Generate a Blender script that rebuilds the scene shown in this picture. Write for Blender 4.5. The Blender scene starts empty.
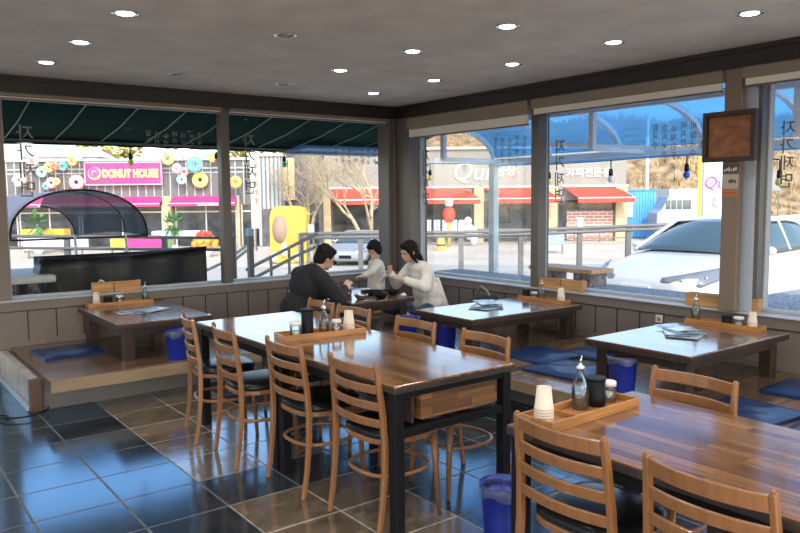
import bpy, math, random
from math import sin, cos, pi, radians, tan, sqrt, atan2
from mathutils import Vector, Matrix
random.seed(7)
S = bpy.context.scene
COL = S.collection
# ------------------------------------------------------------------ helpers
class MB:
    def __init__(s, M=None):
        s.v=[]; s.f=[]; s.sm=[]; s.mi=[]; s.M=M; s.cm=0
    def add(s, vs, fs, smooth=False, mi=None, M=None):
        b=len(s.v)
        for p in vs:
            p=Vector(p)
            if M: p=M@p
            if s.M: p=s.M@p
            s.v.append(p)
        for f in fs:
            s.f.append([b+i for i in f]); s.sm.append(smooth); s.mi.append(s.cm if mi is None else mi)
        return s
    def box(s,x0,x1,y0,y1,z0,z1,mi=None,M=None):
        vs=[(x,y,z) for z in (z0,z1) for y in (y0,y1) for x in (x0,x1)]
        return s.add(vs,[(0,2,3,1),(4,5,7,6),(0,1,5,4),(2,6,7,3),(0,4,6,2),(1,3,7,5)],False,mi,M)
    def bar(s,p,q,w,h,up=(0,0,1),mi=None):
        p=Vector(p);q=Vector(q);d=(q-p);L=d.length;d.normalize()
        u=Vector(up); 
        if abs(d.dot(u))>.98: u=Vector((1,0,0))
        r=d.cross(u).normalized(); u=r.cross(d)
        vs=[]
        for e in (p,q):
            for a,b in ((-1,-1),(1,-1),(1,1),(-1,1)): vs.append(e+r*(a*w/2)+u*(b*h/2))
        return s.add(vs,[(3,2,1,0),(4,5,6,7),(0,1,5,4),(1,2,6,5),(2,3,7,6),(3,0,4,7)],False,mi)
    def tube(s,pts,rad,n=8,cap=True,mi=None,flat=1.0,fdir=None,rot=0,smooth=True):
        pts=[Vector(p) for p in pts]
        if not hasattr(rad,'__len__'): rad=[rad]*len(pts)
        vs=[];fs=[]
        ref=None
        for i,p in enumerate(pts):
            a=pts[max(i-1,0)];b=pts[min(i+1,len(pts)-1)]
            d=(b-a).normalized()
            if fdir is not None: u=Vector(fdir)
            elif ref is None:
                u=Vector((0,0,1)) if abs(d.z)<.9 else Vector((1,0,0))
            else: u=ref
            u=(u-d*u.dot(d)).normalized(); ref=u
            w=d.cross(u)
            for k in range(n):
                t=2*pi*k/n+rot
                vs.append(p+u*(cos(t)*rad[i])+w*(sin(t)*rad[i]*flat))
        m=len(pts)
        for i in range(m-1):
            for k in range(n):
                k2=(k+1)%n
                fs.append((i*n+k,i*n+k2,(i+1)*n+k2,(i+1)*n+k))
        s.add(vs,fs,smooth,mi)
        if cap:
            b=len(s.v)-len(vs)
            s.f.append([b+k for k in range(n)][::-1]); s.sm.append(False); s.mi.append(s.cm if mi is None else mi)
            s.f.append([b+(m-1)*n+k for k in range(n)]); s.sm.append(False); s.mi.append(s.cm if mi is None else mi)
        return s
    def lathe(s,prof,c=(0,0,0),n=20,mi=None,smooth=True,sx=1,sy=1,M=None):
        vs=[];fs=[];c=Vector(c)
        for r,z in prof:
            for k in range(n):
                t=2*pi*k/n; vs.append(c+Vector((cos(t)*r*sx,sin(t)*r*sy,z)))
        for i in range(len(prof)-1):
            for k in range(n):
                k2=(k+1)%n
                fs.append((i*n+k,i*n+k2,(i+1)*n+k2,(i+1)*n+k))
        if prof[0][0]>1e-4: fs.append(tuple(range(n))[::-1])
        if prof[-1][0]>1e-4: fs.append(tuple((len(prof)-1)*n+k for k in range(n)))
        return s.add(vs,fs,smooth,mi,M)
    def ell(s,c,r,n=14,m=9,mi=None,M=None):
        if not hasattr(r,'__len__'): r=(r,r,r)
        vs=[];fs=[];c=Vector(c)
        for i in range(m+1):
            a=-pi/2+pi*i/m
            for k in range(n):
                t=2*pi*k/n
                vs.append(c+Vector((cos(a)*cos(t)*r[0],cos(a)*sin(t)*r[1],sin(a)*r[2])))
        for i in range(m):
            for k in range(n):
                k2=(k+1)%n; fs.append((i*n+k,i*n+k2,(i+1)*n+k2,(i+1)*n+k))
        return s.add(vs,fs,True,mi,M)
    def cap(s,p,q,r0,r1,n=10):          # tapered capsule (for bodies)
        s.tube([p,q],[r0,r1],n); s.ell(p,r0,10,8); s.ell(q,r1,10,8); return s
    def prism(s,poly,h,M=None,mi=None,smooth=False):   # polygon in xy extruded 0..h in z
        n=len(poly)
        vs=[(x,y,0) for x,y in poly]+[(x,y,h) for x,y in poly]
        fs=[tuple(range(n))[::-1],tuple(range(n,2*n))]+[(i,(i+1)%n,n+(i+1)%n,n+i) for i in range(n)]
        return s.add(vs,fs,smooth,mi,M)
    def grid(s,fn,nu,nv,mi=None,smooth=True):
        vs=[fn(i/nu,j/nv) for j in range(nv+1) for i in range(nu+1)]
        fs=[(j*(nu+1)+i,j*(nu+1)+i+1,(j+1)*(nu+1)+i+1,(j+1)*(nu+1)+i) for j in range(nv) for i in range(nu)]
        return s.add(vs,fs,smooth,mi)
    def build(s,name,mat,parent=None,bevel=0,solid=0,sub=0,seg=2):
        me=bpy.data.meshes.new(name)
        me.from_pydata([tuple(p) for p in s.v],[],s.f)
        me.polygons.foreach_set('use_smooth',s.sm)
        me.polygons.foreach_set('material_index',s.mi)
        for m in (mat if isinstance(mat,(list,tuple)) else [mat]): me.materials.append(m)
        me.update()
        o=bpy.data.objects.new(name,me); COL.objects.link(o)
        if parent: o.parent=parent
        if solid:
            m=o.modifiers.new('solid','SOLIDIFY'); m.thickness=solid; m.offset=0
        if bevel:
            m=o.modifiers.new('bevel','BEVEL'); m.width=bevel; m.segments=seg; m.limit_method='ANGLE'; m.angle_limit=radians(40)
        if sub:
            m=o.modifiers.new('sub','SUBSURF'); m.levels=sub; m.render_levels=sub
        return o
def tag(o,label,cat,group=None,kind=None):
    if label: o['label']=label
    if cat: o['category']=cat
    if group: o['group']=group
    if kind: o['kind']=kind
    return o
def struct(o): o['kind']='structure'; return o
def thing(name,label,cat,loc=(0,0,0),rz=0,group=None):
    o=bpy.data.objects.new(name,None); COL.objects.link(o); o.empty_display_size=.1
    o.location=loc; o.rotation_euler=(0,0,rz)
    return tag(o,label,cat,group)
def dup(root,loc,rz=0,label=None,group=None):
    r=root.copy(); COL.objects.link(r); r.location=loc; r.rotation_euler=(0,0,rz)
    if label: r['label']=label
    if group: r['group']=group
    for ch in root.children:
        c=ch.copy(); COL.objects.link(c); c.parent=r
        for g in ch.children:
            d=g.copy(); COL.objects.link(d); d.parent=c
    return r
def T(*p): return Matrix.Translation(p)
def Rz(a): return Matrix.Rotation(a,4,'Z')
def Rx(a): return Matrix.Rotation(a,4,'X')
def Ry(a): return Matrix.Rotation(a,4,'Y')
# ------------------------------------------------------------------ materials
def newmat(name):
    m=bpy.data.materials.new(name); m.use_nodes=True
    nt=m.node_tree; b=nt.nodes['Principled BSDF']; return m,nt,b
def mat(name,col,rough=.5,metal=0,spec=.5,noise=None,bump=None,coat=0,emit=None,trans=0):
    m,nt,b=newmat(name); c=(*col,1)
    b.inputs['Base Color'].default_value=c; b.inputs['Roughness'].default_value=rough
    b.inputs['Metallic'].default_value=metal; b.inputs['Specular IOR Level'].default_value=spec
    if coat: b.inputs['Coat Weight'].default_value=coat; b.inputs['Coat Roughness'].default_value=.08
    if trans: b.inputs['Transmission Weight'].default_value=trans; b.inputs['IOR'].default_value=1.3
    if emit: b.inputs['Emission Color'].default_value=(*emit[0],1); b.inputs['Emission Strength'].default_value=emit[1]
    tc=nt.nodes.new('ShaderNodeTexCoord')
    def nz(scale):
        n=nt.nodes.new('ShaderNodeTexNoise'); n.inputs['Detail'].default_value=5
        mp=nt.nodes.new('ShaderNodeMapping')
        if hasattr(scale,'__len__'): mp.inputs['Scale'].default_value=scale; n.inputs['Scale'].default_value=1
        else: n.inputs['Scale'].default_value=scale
        nt.links.new(tc.outputs['Object'],mp.inputs[0]); nt.links.new(mp.outputs[0],n.inputs['Vector']); return n
    if noise:
        n=nz(noise[0]); a=noise[1]
        r=nt.nodes.new('ShaderNodeValToRGB')
        r.color_ramp.elements[0].position=.3; r.color_ramp.elements[1].position=.7
        r.color_ramp.elements[0].color=(*[max(0,x*(1-a)) for x in col],1)
        r.color_ramp.elements[1].color=(*[min(1,x*(1+a)) for x in col],1)
        if len(noise)>2: r.color_ramp.elements[1].color=(*noise[2],1)
        nt.links.new(n.outputs['Fac'],r.inputs[0]); nt.links.new(r.outputs[0],b.inputs['Base Color'])
    if bump:
        n=nz(bump[0]); bp=nt.nodes.new('ShaderNodeBump'); bp.inputs['Strength'].default_value=bump[1]; bp.inputs['Distance'].default_value=.01
        nt.links.new(n.outputs['Fac'],bp.inputs['Height']); nt.links.new(bp.outputs[0],b.inputs['Normal'])
    return m
def brickmat(name,c1,c2,mortar,bw,rh,ms=.004,offset=.5,rough=.3,axes='xy',grain=None,coat=0,spec=.5,loc=(0,0,0),bumpm=0,tint=None):
    m,nt,b=newmat(name)
    tc=nt.nodes.new('ShaderNodeTexCoord'); mp=nt.nodes.new('ShaderNodeMapping')
    mp.inputs['Location'].default_value=loc
    if axes=='yx': mp.inputs['Rotation'].default_value=(0,0,pi/2)
    if axes=='xz': mp.inputs['Rotation'].default_value=(pi/2,0,0)
    br=nt.nodes.new('ShaderNodeTexBrick'); br.offset=offset
    br.inputs['Color1'].default_value=(*c1,1); br.inputs['Color2'].default_value=(*c2,1); br.inputs['Mortar'].default_value=(*mortar,1)
    br.inputs['Scale'].default_value=1; br.inputs['Brick Width'].default_value=bw; br.inputs['Row Height'].default_value=rh
    br.inputs['Mortar Size'].default_value=ms; br.inputs['Mortar Smooth'].default_value=.1
    nt.links.new(tc.outputs['Object'],mp.inputs[0]); nt.links.new(mp.outputs[0],br.inputs['Vector'])
    out=br.outputs['Color']
    if grain:
        n=nt.nodes.new('ShaderNodeTexNoise'); n.inputs['Scale'].default_value=1; n.inputs['Detail'].default_value=6
        m2=nt.nodes.new('ShaderNodeMapping'); m2.inputs['Scale'].default_value=grain[0]
        nt.links.new(mp.outputs[0],m2.inputs[0]); nt.links.new(m2.outputs[0],n.inputs['Vector'])
        rp=nt.nodes.new('ShaderNodeMapRange'); rp.inputs['From Min'].default_value=.3; rp.inputs['From Max'].default_value=.7
        rp.inputs['To Min'].default_value=1-grain[1]; rp.inputs['To Max'].default_value=1+grain[1]
        nt.links.new(n.outputs['Fac'],rp.inputs[0])
        mx=nt.nodes.new('ShaderNodeVectorMath'); mx.operation='SCALE'
        nt.links.new(out,mx.inputs[0]); nt.links.new(rp.outputs[0],mx.inputs['Scale']); out=mx.outputs[0]
    nt.links.new(out,b.inputs['Base Color'])
    b.inputs['Roughness'].default_value=rough; b.inputs['Specular IOR Level'].default_value=spec
    if tint:
        mr=nt.nodes.new('ShaderNodeMapRange'); mr.inputs['To Min'].default_value=rough; mr.inputs['To Max'].default_value=.75
        nt.links.new(br.outputs['Fac'],mr.inputs[0]); nt.links.new(mr.outputs[0],b.inputs['Roughness'])
        ms_=nt.nodes.new('ShaderNodeMapRange'); ms_.inputs['To Min'].default_value=spec; ms_.inputs['To Max'].default_value=.08
        nt.links.new(br.outputs['Fac'],ms_.inputs[0]); nt.links.new(ms_.outputs[0],b.inputs['Specular IOR Level'])
    if tint: b.inputs['IOR'].default_value=3.0; b.inputs['Specular Tint'].default_value=(*tint,1)
    if coat: b.inputs['Coat Weight'].default_value=coat; b.inputs['Coat Roughness'].default_value=.1
    if bumpm:
        bp=nt.nodes.new('ShaderNodeBump'); bp.inputs['Strength'].default_value=bumpm; bp.inputs['Distance'].default_value=.004; bp.invert=True
        nt.links.new(br.outputs['Fac'],bp.inputs['Height']); nt.links.new(bp.outputs[0],b.inputs['Normal'])
    return m
def seethru(name,col,fac_t,rough=.05,trl=(0,0,0),gl=.15,dcol=None):
    """thin clear sheet: transparent + glossy (fresnel) [+ translucent/diffuse]"""
    m=bpy.data.materials.new(name); m.use_nodes=True; nt=m.node_tree; nt.nodes.clear()
    o=nt.nodes.new('ShaderNodeOutputMaterial'); t=nt.nodes.new('ShaderNodeBsdfTransparent'); t.inputs[0].default_value=(*col,1)
    g=nt.nodes.new('ShaderNodeBsdfGlossy'); g.inputs['Roughness'].default_value=rough
    f=nt.nodes.new('ShaderNodeFresnel'); f.inputs['IOR'].default_value=1.45
    mu=nt.nodes.new('ShaderNodeMath'); mu.operation='MULTIPLY'; mu.inputs[1].default_value=gl*8
    mu.use_clamp=True
    nt.links.new(f.outputs[0],mu.inputs[0])
    base=t.outputs[0]
    if fac_t<1:
        d=nt.nodes.new('ShaderNodeBsdfTranslucent'); d.inputs[0].default_value=(*trl,1)
        d2=nt.nodes.new('ShaderNodeBsdfDiffuse'); d2.inputs[0].default_value=(*(dcol or trl),1)
        a=nt.nodes.new('ShaderNodeMixShader'); a.inputs[0].default_value=.5
        nt.links.new(d.outputs[0],a.inputs[1]); nt.links.new(d2.outputs[0],a.inputs[2])
        mm=nt.nodes.new('ShaderNodeMixShader'); mm.inputs[0].default_value=fac_t
        nt.links.new(a.outputs[0],mm.inputs[1]); nt.links.new(t.outputs[0],mm.inputs[2]); base=mm.outputs[0]
    mx=nt.nodes.new('ShaderNodeMixShader')
    nt.links.new(mu.outputs[0],mx.inputs[0]); nt.links.new(base,mx.inputs[1]); nt.links.new(g.outputs[0],mx.inputs[2]); nt.links.new(mx.outputs[0],o.inputs[0])
    return m
m_ceil=mat('ceiling_plaster',(.80,.76,.70),.85,noise=(3.0,.10),spec=.2)
m_trim=mat('dark_trim',(.024,.019,.015),.45,noise=(4,.15))
m_wall=mat('wall_paint',(.185,.150,.127),.6,noise=(5,.06))
m_groove=mat('groove_dark',(.03,.025,.022),.8)
m_frame=mat('window_frame_brown',(.12,.105,.095),.35,spec=.5)
m_framel=mat('window_frame_pale',(.42,.44,.46),.4)
m_sill=mat('sill_paint',(.47,.49,.52),.35,noise=(6,.08))
m_blind=mat('blind_box',(.24,.195,.145),.55)
m_blindw=mat('blind_cloth',(.80,.76,.67),.8)
m_glass=seethru('window_glass',(.97,.98,.98),1,rough=.0,gl=.02)
m_wood=mat('beech_wood',(.28,.118,.038),.33,noise=((30,30,3),.16),coat=.35)
m_wooddk=mat('tray_wood',(.45,.20,.06),.4,noise=((4,40,40),.25),coat=.2)
m_box=mat('pine_box',(.46,.24,.095),.5,noise=((3,30,30),.3))
m_vinyl=mat('black_vinyl',(.008,.008,.009),.28,spec=.35,bump=(60,.08))
m_steel=mat('black_steel',(.008,.008,.0085),.5,spec=.2)
m_top=brickmat('acacia_top',(.33,.165,.068),(.125,.055,.024),(.09,.04,.018),.42,.045,.0006,.37,.16,'yx',grain=((3,60,1),.30),coat=.6,spec=.6)
m_drawer=brickmat('acacia_drawer',(.30,.145,.055),(.13,.06,.025),(.1,.05,.02),.26,.04,.0006,.37,.4,'xz',grain=((3,60,1),.25))
m_lowtop=brickmat('low_table_top',(.27,.16,.095),(.12,.065,.038),(.06,.035,.02),.6,.055,.001,.37,.17,'yx',grain=((3,50,1),.28),coat=.5)
m_lowleg=mat('dark_walnut',(.045,.028,.02),.4,noise=((4,40,40),.3))
m_deck=brickmat('deck_boards',(.25,.155,.095),(.12,.07,.042),(.02,.014,.01),1.1,.085,.003,.4,.24,'xy',grain=((2,40,1),.22),coat=.35)
m_fascia=mat('deck_fascia',(.30,.21,.135),.4,noise=((3,30,30),.15))
m_base=mat('deck_base',(.16,.15,.14),.6)
m_post=mat('deck_post',(.10,.055,.03),.5)
m_plank=brickmat('kerb_planks',(.55,.47,.38),(.42,.35,.28),(.08,.06,.05),.11,2.0,.004,0,.35,'yx',grain=((20,2,1),.15))
m_tiled=brickmat('slate_tile',(.028,.030,.036),(.042,.044,.050),(.11,.12,.13),.43,.42,.007,0,.13,'xy',grain=((9,9,9),.35),spec=.75,loc=(.10-.00,.05,0),tint=(.50,.78,1.0))
m_tileb=brickmat('brown_tile',(.22,.165,.11),(.16,.118,.08),(.36,.34,.30),.43,.42,.006,0,.13,'xy',grain=((7,12,9),.45),spec=.75,loc=(.10,.05,0),tint=(.75,.88,1.0))
m_cush=mat('navy_vinyl',(.010,.030,.10),.30,bump=(9,.25),spec=.6)
m_cushy=mat('olive_cloth',(.42,.40,.06),.8)
m_bin=mat('blue_plastic',(.012,.035,.36),.3,trans=0.0)
m_bag=seethru('bin_liner',(.75,.8,.9),.75,rough=.2,trl=(.5,.55,.7))
m_bottle=seethru('bottle_glass',(.94,.97,.97),1,rough=.03,gl=.10)
m_liq=seethru('vinegar',(.95,.93,.87),.86,rough=.03,gl=.05,trl=(.75,.72,.62))
m_cup=mat('paper_cup',(.72,.62,.50),.6)
m_white=mat('white_plastic',(.78,.78,.76),.4)
m_black=mat('black_plastic',(.007,.007,.008),.5,spec=.2)
m_chrome=mat('chrome',(.75,.75,.76),.18,metal=1)
m_salt=mat('salt',(.75,.70,.62),.9)
m_paper=mat('menu_print',(.25,.52,.85),.25,noise=(16,.5,(.80,.90,.97)),coat=.4)
m_lampoff=mat('lamp_off',(.35,.33,.30),.4)
m_lampon=mat('lamp_on',(.9,.9,.9),.4,emit=((1,.97,.95),9))
m_sign=mat('board_panel',(.22,.085,.03),.5,noise=((3,14,20),.35))
m_signf=mat('board_frame',(.035,.018,.010),.5)
m_decal=mat('window_decal',(.20,.21,.21),.6)
m_outlet=mat('outlet_white',(.7,.68,.62),.4)
# ------------------------------------------------------------------ camera
PW,PH,F=800,533,737.49
CAM=Vector((0,0,1.6))
yw,pt,rl=radians(37.059),radians(-5.202),radians(-.533)
fw=Vector((sin(yw)*cos(pt),cos(yw)*cos(pt),sin(pt))); rt=Vector((cos(yw),-sin(yw),0)); up=rt.cross(fw)
CRT=rt*cos(rl)+up*sin(rl); CUP=up*cos(rl)-rt*sin(rl); CFW=fw
cam=bpy.data.cameras.new('camera'); co=bpy.data.objects.new('camera',cam); COL.objects.link(co)
co.matrix_world=Matrix(((CRT.x,CUP.x,-fw.x,CAM.x),(CRT.y,CUP.y,-fw.y,CAM.y),(CRT.z,CUP.z,-fw.z,CAM.z),(0,0,0,1)))
cam.sensor_width=36; cam.lens=F/PW*36; cam.clip_start=.05; cam.clip_end=500
S.camera=co
# street frame: e_r runs along the shop fronts across the road, e_f away from the restaurant
ER=Vector((.798,-.6027,0)); EF=Vector((.6027,.798,0))
STREET=Matrix(((ER.x,EF.x,0,0),(ER.y,EF.y,0,0),(0,0,1,0),(0,0,0,1)))
def SP(u,v,D):                       # street coords (r, depth, z) that read at u,v
    d=CRT*((u-PW/2)/F)-CUP*((v-PH/2)/F)+CFW
    t=D/(d.dot(EF)); p=d*t
    return p.dot(ER),D,1.6+p.z
def SW(u,v,D): return STREET@Vector(SP(u,v,D))
def zg(D): return -.28 if D<15.6 else (-.28-.77*(D-15.6) if D<16.6 else (-1.05 if D<26 else (-.85 if D>36 else -1.05+.02*(D-26))))
# ------------------------------------------------------------------ ROOM SHELL
XE,YN,ZC=5.60,7.475,2.74
XW,YS=-2.4,-2.6
# floor: tiles laid out in a grid, brown panels set between dark strips
fb=MB()
tx=[1.105+.43*k for k in range(-9,12)]; ty=[3.97+.42*k for k in range(-16,10)]
tx=[XW]+[x for x in tx if XW<x<XE+.15]+[XE+.2]; ty=[YS]+[y for y in ty if YS<y<YN+.2]+[YN+.25]
for i in range(len(tx)-1):
    for j in range(len(ty)-1):
        cx,cy=(tx[i]+tx[i+1])/2,(ty[j]+ty[j+1])/2
        brown=((1.535<cx<2.41) and not (3.55<cy<3.97)); bounce=cy<.6  # pale unseen floor added near the camera to bounce sunlight onto the ceiling
        fb.add([(tx[i],ty[j],0),(tx[i+1],ty[j],0),(tx[i+1],ty[j+1],0),(tx[i],ty[j+1],0)],[(0,1,2,3)],mi=2 if bounce else (1 if brown else 0))
# align the brick lookup with the grid
for m in (m_tiled,m_tileb):
    for n in m.node_tree.nodes:
        if n.type=='MAPPING' and abs(n.inputs['Location'].default_value[0])>1e-6: n.inputs['Location'].default_value=(-(1.105-.43*5)+0,-(3.97-.42*12),0)
struct(fb.build('floor',[m_tiled,m_tileb,mat('bounce_floor',(.78,.72,.63),.5,noise=(4,.1))]))
c=MB(); c.box(XW-.2,XE+.25,YS-.2,YN+.25,ZC,ZC+.12); struct(c.build('ceiling',m_ceil))
# west and south walls (outside the picture): openings added to let in fill light
w=MB(); w.box(XW-.15,XW,YS,YN+.2,0,.25); w.box(XW-.15,XW,YS,YN+.2,2.45,ZC)
for y0 in (-2.6,-.2,2.2,4.6,7.0): w.box(XW-.15,XW,y0,y0+.25,.25,2.45)
struct(w.build('wall_west',m_wall))
w=MB(); w.box(XW-.15,XE+.2,YS-.15,YS,0,.08); w.box(XW-.15,XE+.2,YS-.15,YS,2.58,ZC)
for x0 in (-2.55,-.9,.9,2.7,4.5,5.5): w.box(x0,x0+.12,YS-.15,YS,.08,2.58)
struct(w.build('wall_south',m_wall))
# north wall: sill wall, jambs, header
NW0,NW1,NW2,NW3=1.20,3.26,3.37,5.45
YG=YN+.15                       # glass plane
w=MB()
w.box(1.08,XE+.25,YN,YN+.28,-.1,.695); w.box(-.1,.10,YN,YN+.2,0,2.58); w.box(1.08,1.2,YN+.02,YN+.2,.695,2.58)
w.box(XW-.15,-.1,YN,YN+.2,0,2.58); w.box(XW-.15,XE+.25,YN,YN+.28,2.56,ZC)
struct(w.build('wall_north',m_wall))
g=MB()
for k in range(-1,19):
    x=1.32+.246*k
    if 1.1<x<5.55: g.box(x-.005,x+.005,YN-.004,YN+.001,.33,.605)
g.box(1.09,XE,YN-.004,YN+.001,.603,.611)
struct(g.build('trim_1',m_groove))
b=MB(); b.box(1.08,XE-.001,YN-.014,YN+.001,.28,.335); b.box(1.08,XE-.001,YN-.012,YN+.001,.611,.70); struct(b.build('baseboard_north',m_wall,bevel=.003))
b=MB(); b.box(1.08,XE+.02,YN-.025,YN+.29,.695,.71); struct(b.build('trim_2',m_sill,bevel=.006))
b=MB(); b.box(XW,XE,YN-.012,YN+.02,2.585,ZC); b.box(XE-.012,XE+.02,YS,YN-.013,2.575,ZC); b.box(XW,XE,YN-.03,YN-.012,2.70,ZC); b.box(XE-.03,XE-.012,YS,YN-.031,2.70,ZC)
struct(b.build('trim_3',m_trim))
# east wall
XG=XE+.16
w=MB(); w.box(XE,XE+.26,YS,YN-.002,-.1,.68); w.box(XE,XE+.26,YS,YN-.002,2.56,ZC); struct(w.build('wall_east',m_wall))
g=MB()
for k in range(0,34):
    y=6.53-.24*k
    if -1<y<7.3: g.box(XE-.001,XE+.004,y-.005,y+.005,.33,.59,M=T(-.004,0,0))
g.box(XE-.004,XE+.001,-1,YN-.02,.588,.596)
struct(g.build('trim_4',m_groove))
b=MB(); b.box(XE-.014,XE+.001,-1,YN-.016,.28,.335); b.box(XE-.012,XE+.001,-1,YN-.014,.596,.684); struct(b.build('baseboard_east',m_wall,bevel=.003))
b=MB(); b.box(XE-.03,XE+.27,YS,YN-.03,.68,.695); struct(b.build('trim_5',m_sill,bevel=.006))
# corner column (two stepped posts) and the pillar by the bay
b=MB(); b.box(5.46,XE+.02,YN-.03,YN+.2,.705,2.59); b.box(XE-.035,XE+.24,7.16,YN-.032,.692,2.59); b.box(5.52,XE-.04,YN-.055,YN-.031,.705,2.59); struct(b.build('trim_6',m_frame,bevel=.006))
b=MB(); b.box(5.53,XE+.0,2.985,3.12,.695,2.574); struct(b.build('trim_7',mat('pillar_brown',(.20,.15,.115),.5),bevel=.006))
# windows: frame + glass
def window(n,axis,a0,a1,z0,z1,pos,fm=None,fwid=.024):
    fm=fm or m_framel
    f=MB(); d=.035
    segs=[(a0,a1,z0,z0+fwid),(a0,a1,z1-fwid,z1),(a0,a0+fwid,z0+fwid,z1-fwid),(a1-fwid,a1,z0+fwid,z1-fwid)]
    for p,q,r,s_ in segs:
        if axis=='N': f.box(p,q,pos-d,pos+d,r,s_)
        else: f.box(pos-d,pos+d,p,q,r,s_)
    o=struct(f.build('window_%d'%n,fm,bevel=.004))
    gl=MB()
    if axis=='N': gl.box(a0+fwid-.005,a1-fwid+.005,pos-.003,pos+.003,z0+fwid-.005,z1-fwid+.005)
    else: gl.box(pos-.003,pos+.003,a0+fwid-.005,a1-fwid+.005,z0+fwid-.005,z1-fwid+.005)
    gl.build('pane',m_glass,o)
window(1,'N',NW0,NW1+.07,.71,2.58,YG); window(2,'N',NW2+.02,NW3+.15,.71,2.58,YG)
window(3,'E',5.20,7.17,.695,2.58,XG); window(4,'E',3.03,5.175,.695,2.58,XG); window(5,'E',.6,2.88,.695,2.58,XG); window(6,'E',-2.5,.5,.695,2.58,XG)
b=MB(); b.box(NW1+.01,NW2-.002,YN-.004,YN+.10,.711,2.58); b.box(NW1+.06,NW2+.03,YN+.101,YN+.22,.711,2.58); struct(b.build('trim_8',m_frame,bevel=.004))
b=MB(); b.box(XE+.0,XE+.12,5.10,5.20,.696,2.575); b.box(XE+.121,XE+.24,5.17,5.25,.696,2.575); struct(b.build('trim_9',m_frame,bevel=.004))
b=MB(); b.box(XE+.012,XE+.24,2.90,3.03,.696,2.575); struct(b.build('trim_10',mat('jamb_pale_blue',(.40,.47,.56),.4),bevel=.004))
b=MB(); b.box(XE+.03,XE+.2,2.868,2.899,.696,2.575); struct(b.build('trim_16',m_frame,bevel=.003))
b=MB(); b.box(XE+.02,XE+.24,.48,.62,.696,2.575); struct(b.build('trim_11',m_frame,bevel=.004))
# glazed door west of the raised floor (its light falls on the tiles)
d=MB(); z1=2.5
for p in ((.10,1.07,0,.12),(.10,1.07,2.4,2.5),(.10,.18,.12,2.4),(.99,1.07,.12,2.4)): d.box(p[0],p[1],YG-.03,YG+.03,p[2],p[3])
dr=struct(d.build('door_1',m_framel,bevel=.004)); gl=MB(); gl.box(.18,.99,YG-.003,YG+.003,.12,2.4); gl.build('pane',m_glass,dr)
# roller blind cassettes
def blind(label,axis,a0,a1,zb,zt,p,group='rolled up blinds over the windows'):
    t=thing('roller_blind',label,'blind',(0,0,0),0,group)
    c=MB(); k=MB(); h=MB()
    zm=zb+.62*(zt-zb)*.7
    if axis=='N':
        c.box(a0,a1,p-.06,p,zm,zt); k.box(a0+.02,a1-.02,p-.04,p-.018,zb+.012,zm); h.box(a0+.02,a1-.02,p-.05,p-.008,zb,zb+.014)
    else:
        c.box(p-.075,p,a0,a1,zm,zt); k.box(p-.05,p-.025,a0+.02,a1-.02,zb+.012,zm); h.box(p-.06,p-.015,a0+.02,a1-.02,zb,zb+.014)
    c.build('cassette',m_blind,t,bevel=.012); k.build('rolled_cloth',m_blindw,t); h.build('bottom_rail',m_frame,t)
blind('long beige blind cassette over the left street window',"N",1.12,3.27,2.518,2.583,YN-.014)
blind('beige blind cassette over the window behind the diners',"N",3.36,5.44,2.518,2.583,YN-.014)
blind('beige blind hanging lowest, next to the corner column',"E",5.165,7.12,2.325,2.572,XE-.032)
blind('beige blind between the slim mullion and the brown pillar',"E",3.125,5.115,2.405,2.572,XE-.032)
blind('beige blind to the right of the brown pillar',"E",.6,2.97,2.42,2.572,XE-.032)
# ------------------------------------------------------------------ raised floor
DZ=.28; DX0,DY0,DX1=1.16,5.86,3.87
d=MB(); d.box(DX0,XE-.016,DY0,YN-.016,DZ-.03,DZ); d.box(DX1,XE-.016,-1.2,DY0-.001,DZ-.03,DZ); struct(d.build('raised_floor',m_deck))
d=MB(); d.box(DX0+.005,DX1-.001,DY0-.012,DY0-.001,DZ-.095,DZ-.001); d.box(DX1-.012,DX1-.001,-1.2,DY0-.013,DZ-.085,DZ-.001); struct(d.build('trim_12',m_fascia,bevel=.003))
d=MB(); d.box(DX0-.03,XE-.016,DY0+.28,YN-.016,0,DZ-.032); d.box(DX1+.30,XE-.016,-1.2,DY0+.279,0,DZ-.032); struct(d.build('trim_13',m_base))
d=MB(); d.box(1.07,1.13,6.18,YN-.016,0,.262); struct(d.build('trim_14',m_plank,bevel=.003))
d=MB(); d.box(1.066,1.15,6.10,6.178,0,.25); struct(d.build('trim_15',m_post,bevel=.004))
d=MB(); d.box(1.05,1.066,6.18,YN-.016,0,.05); struct(d.build('baseboard_deck',mat('kerb_skirting',(.5,.5,.5),.4)))
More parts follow.
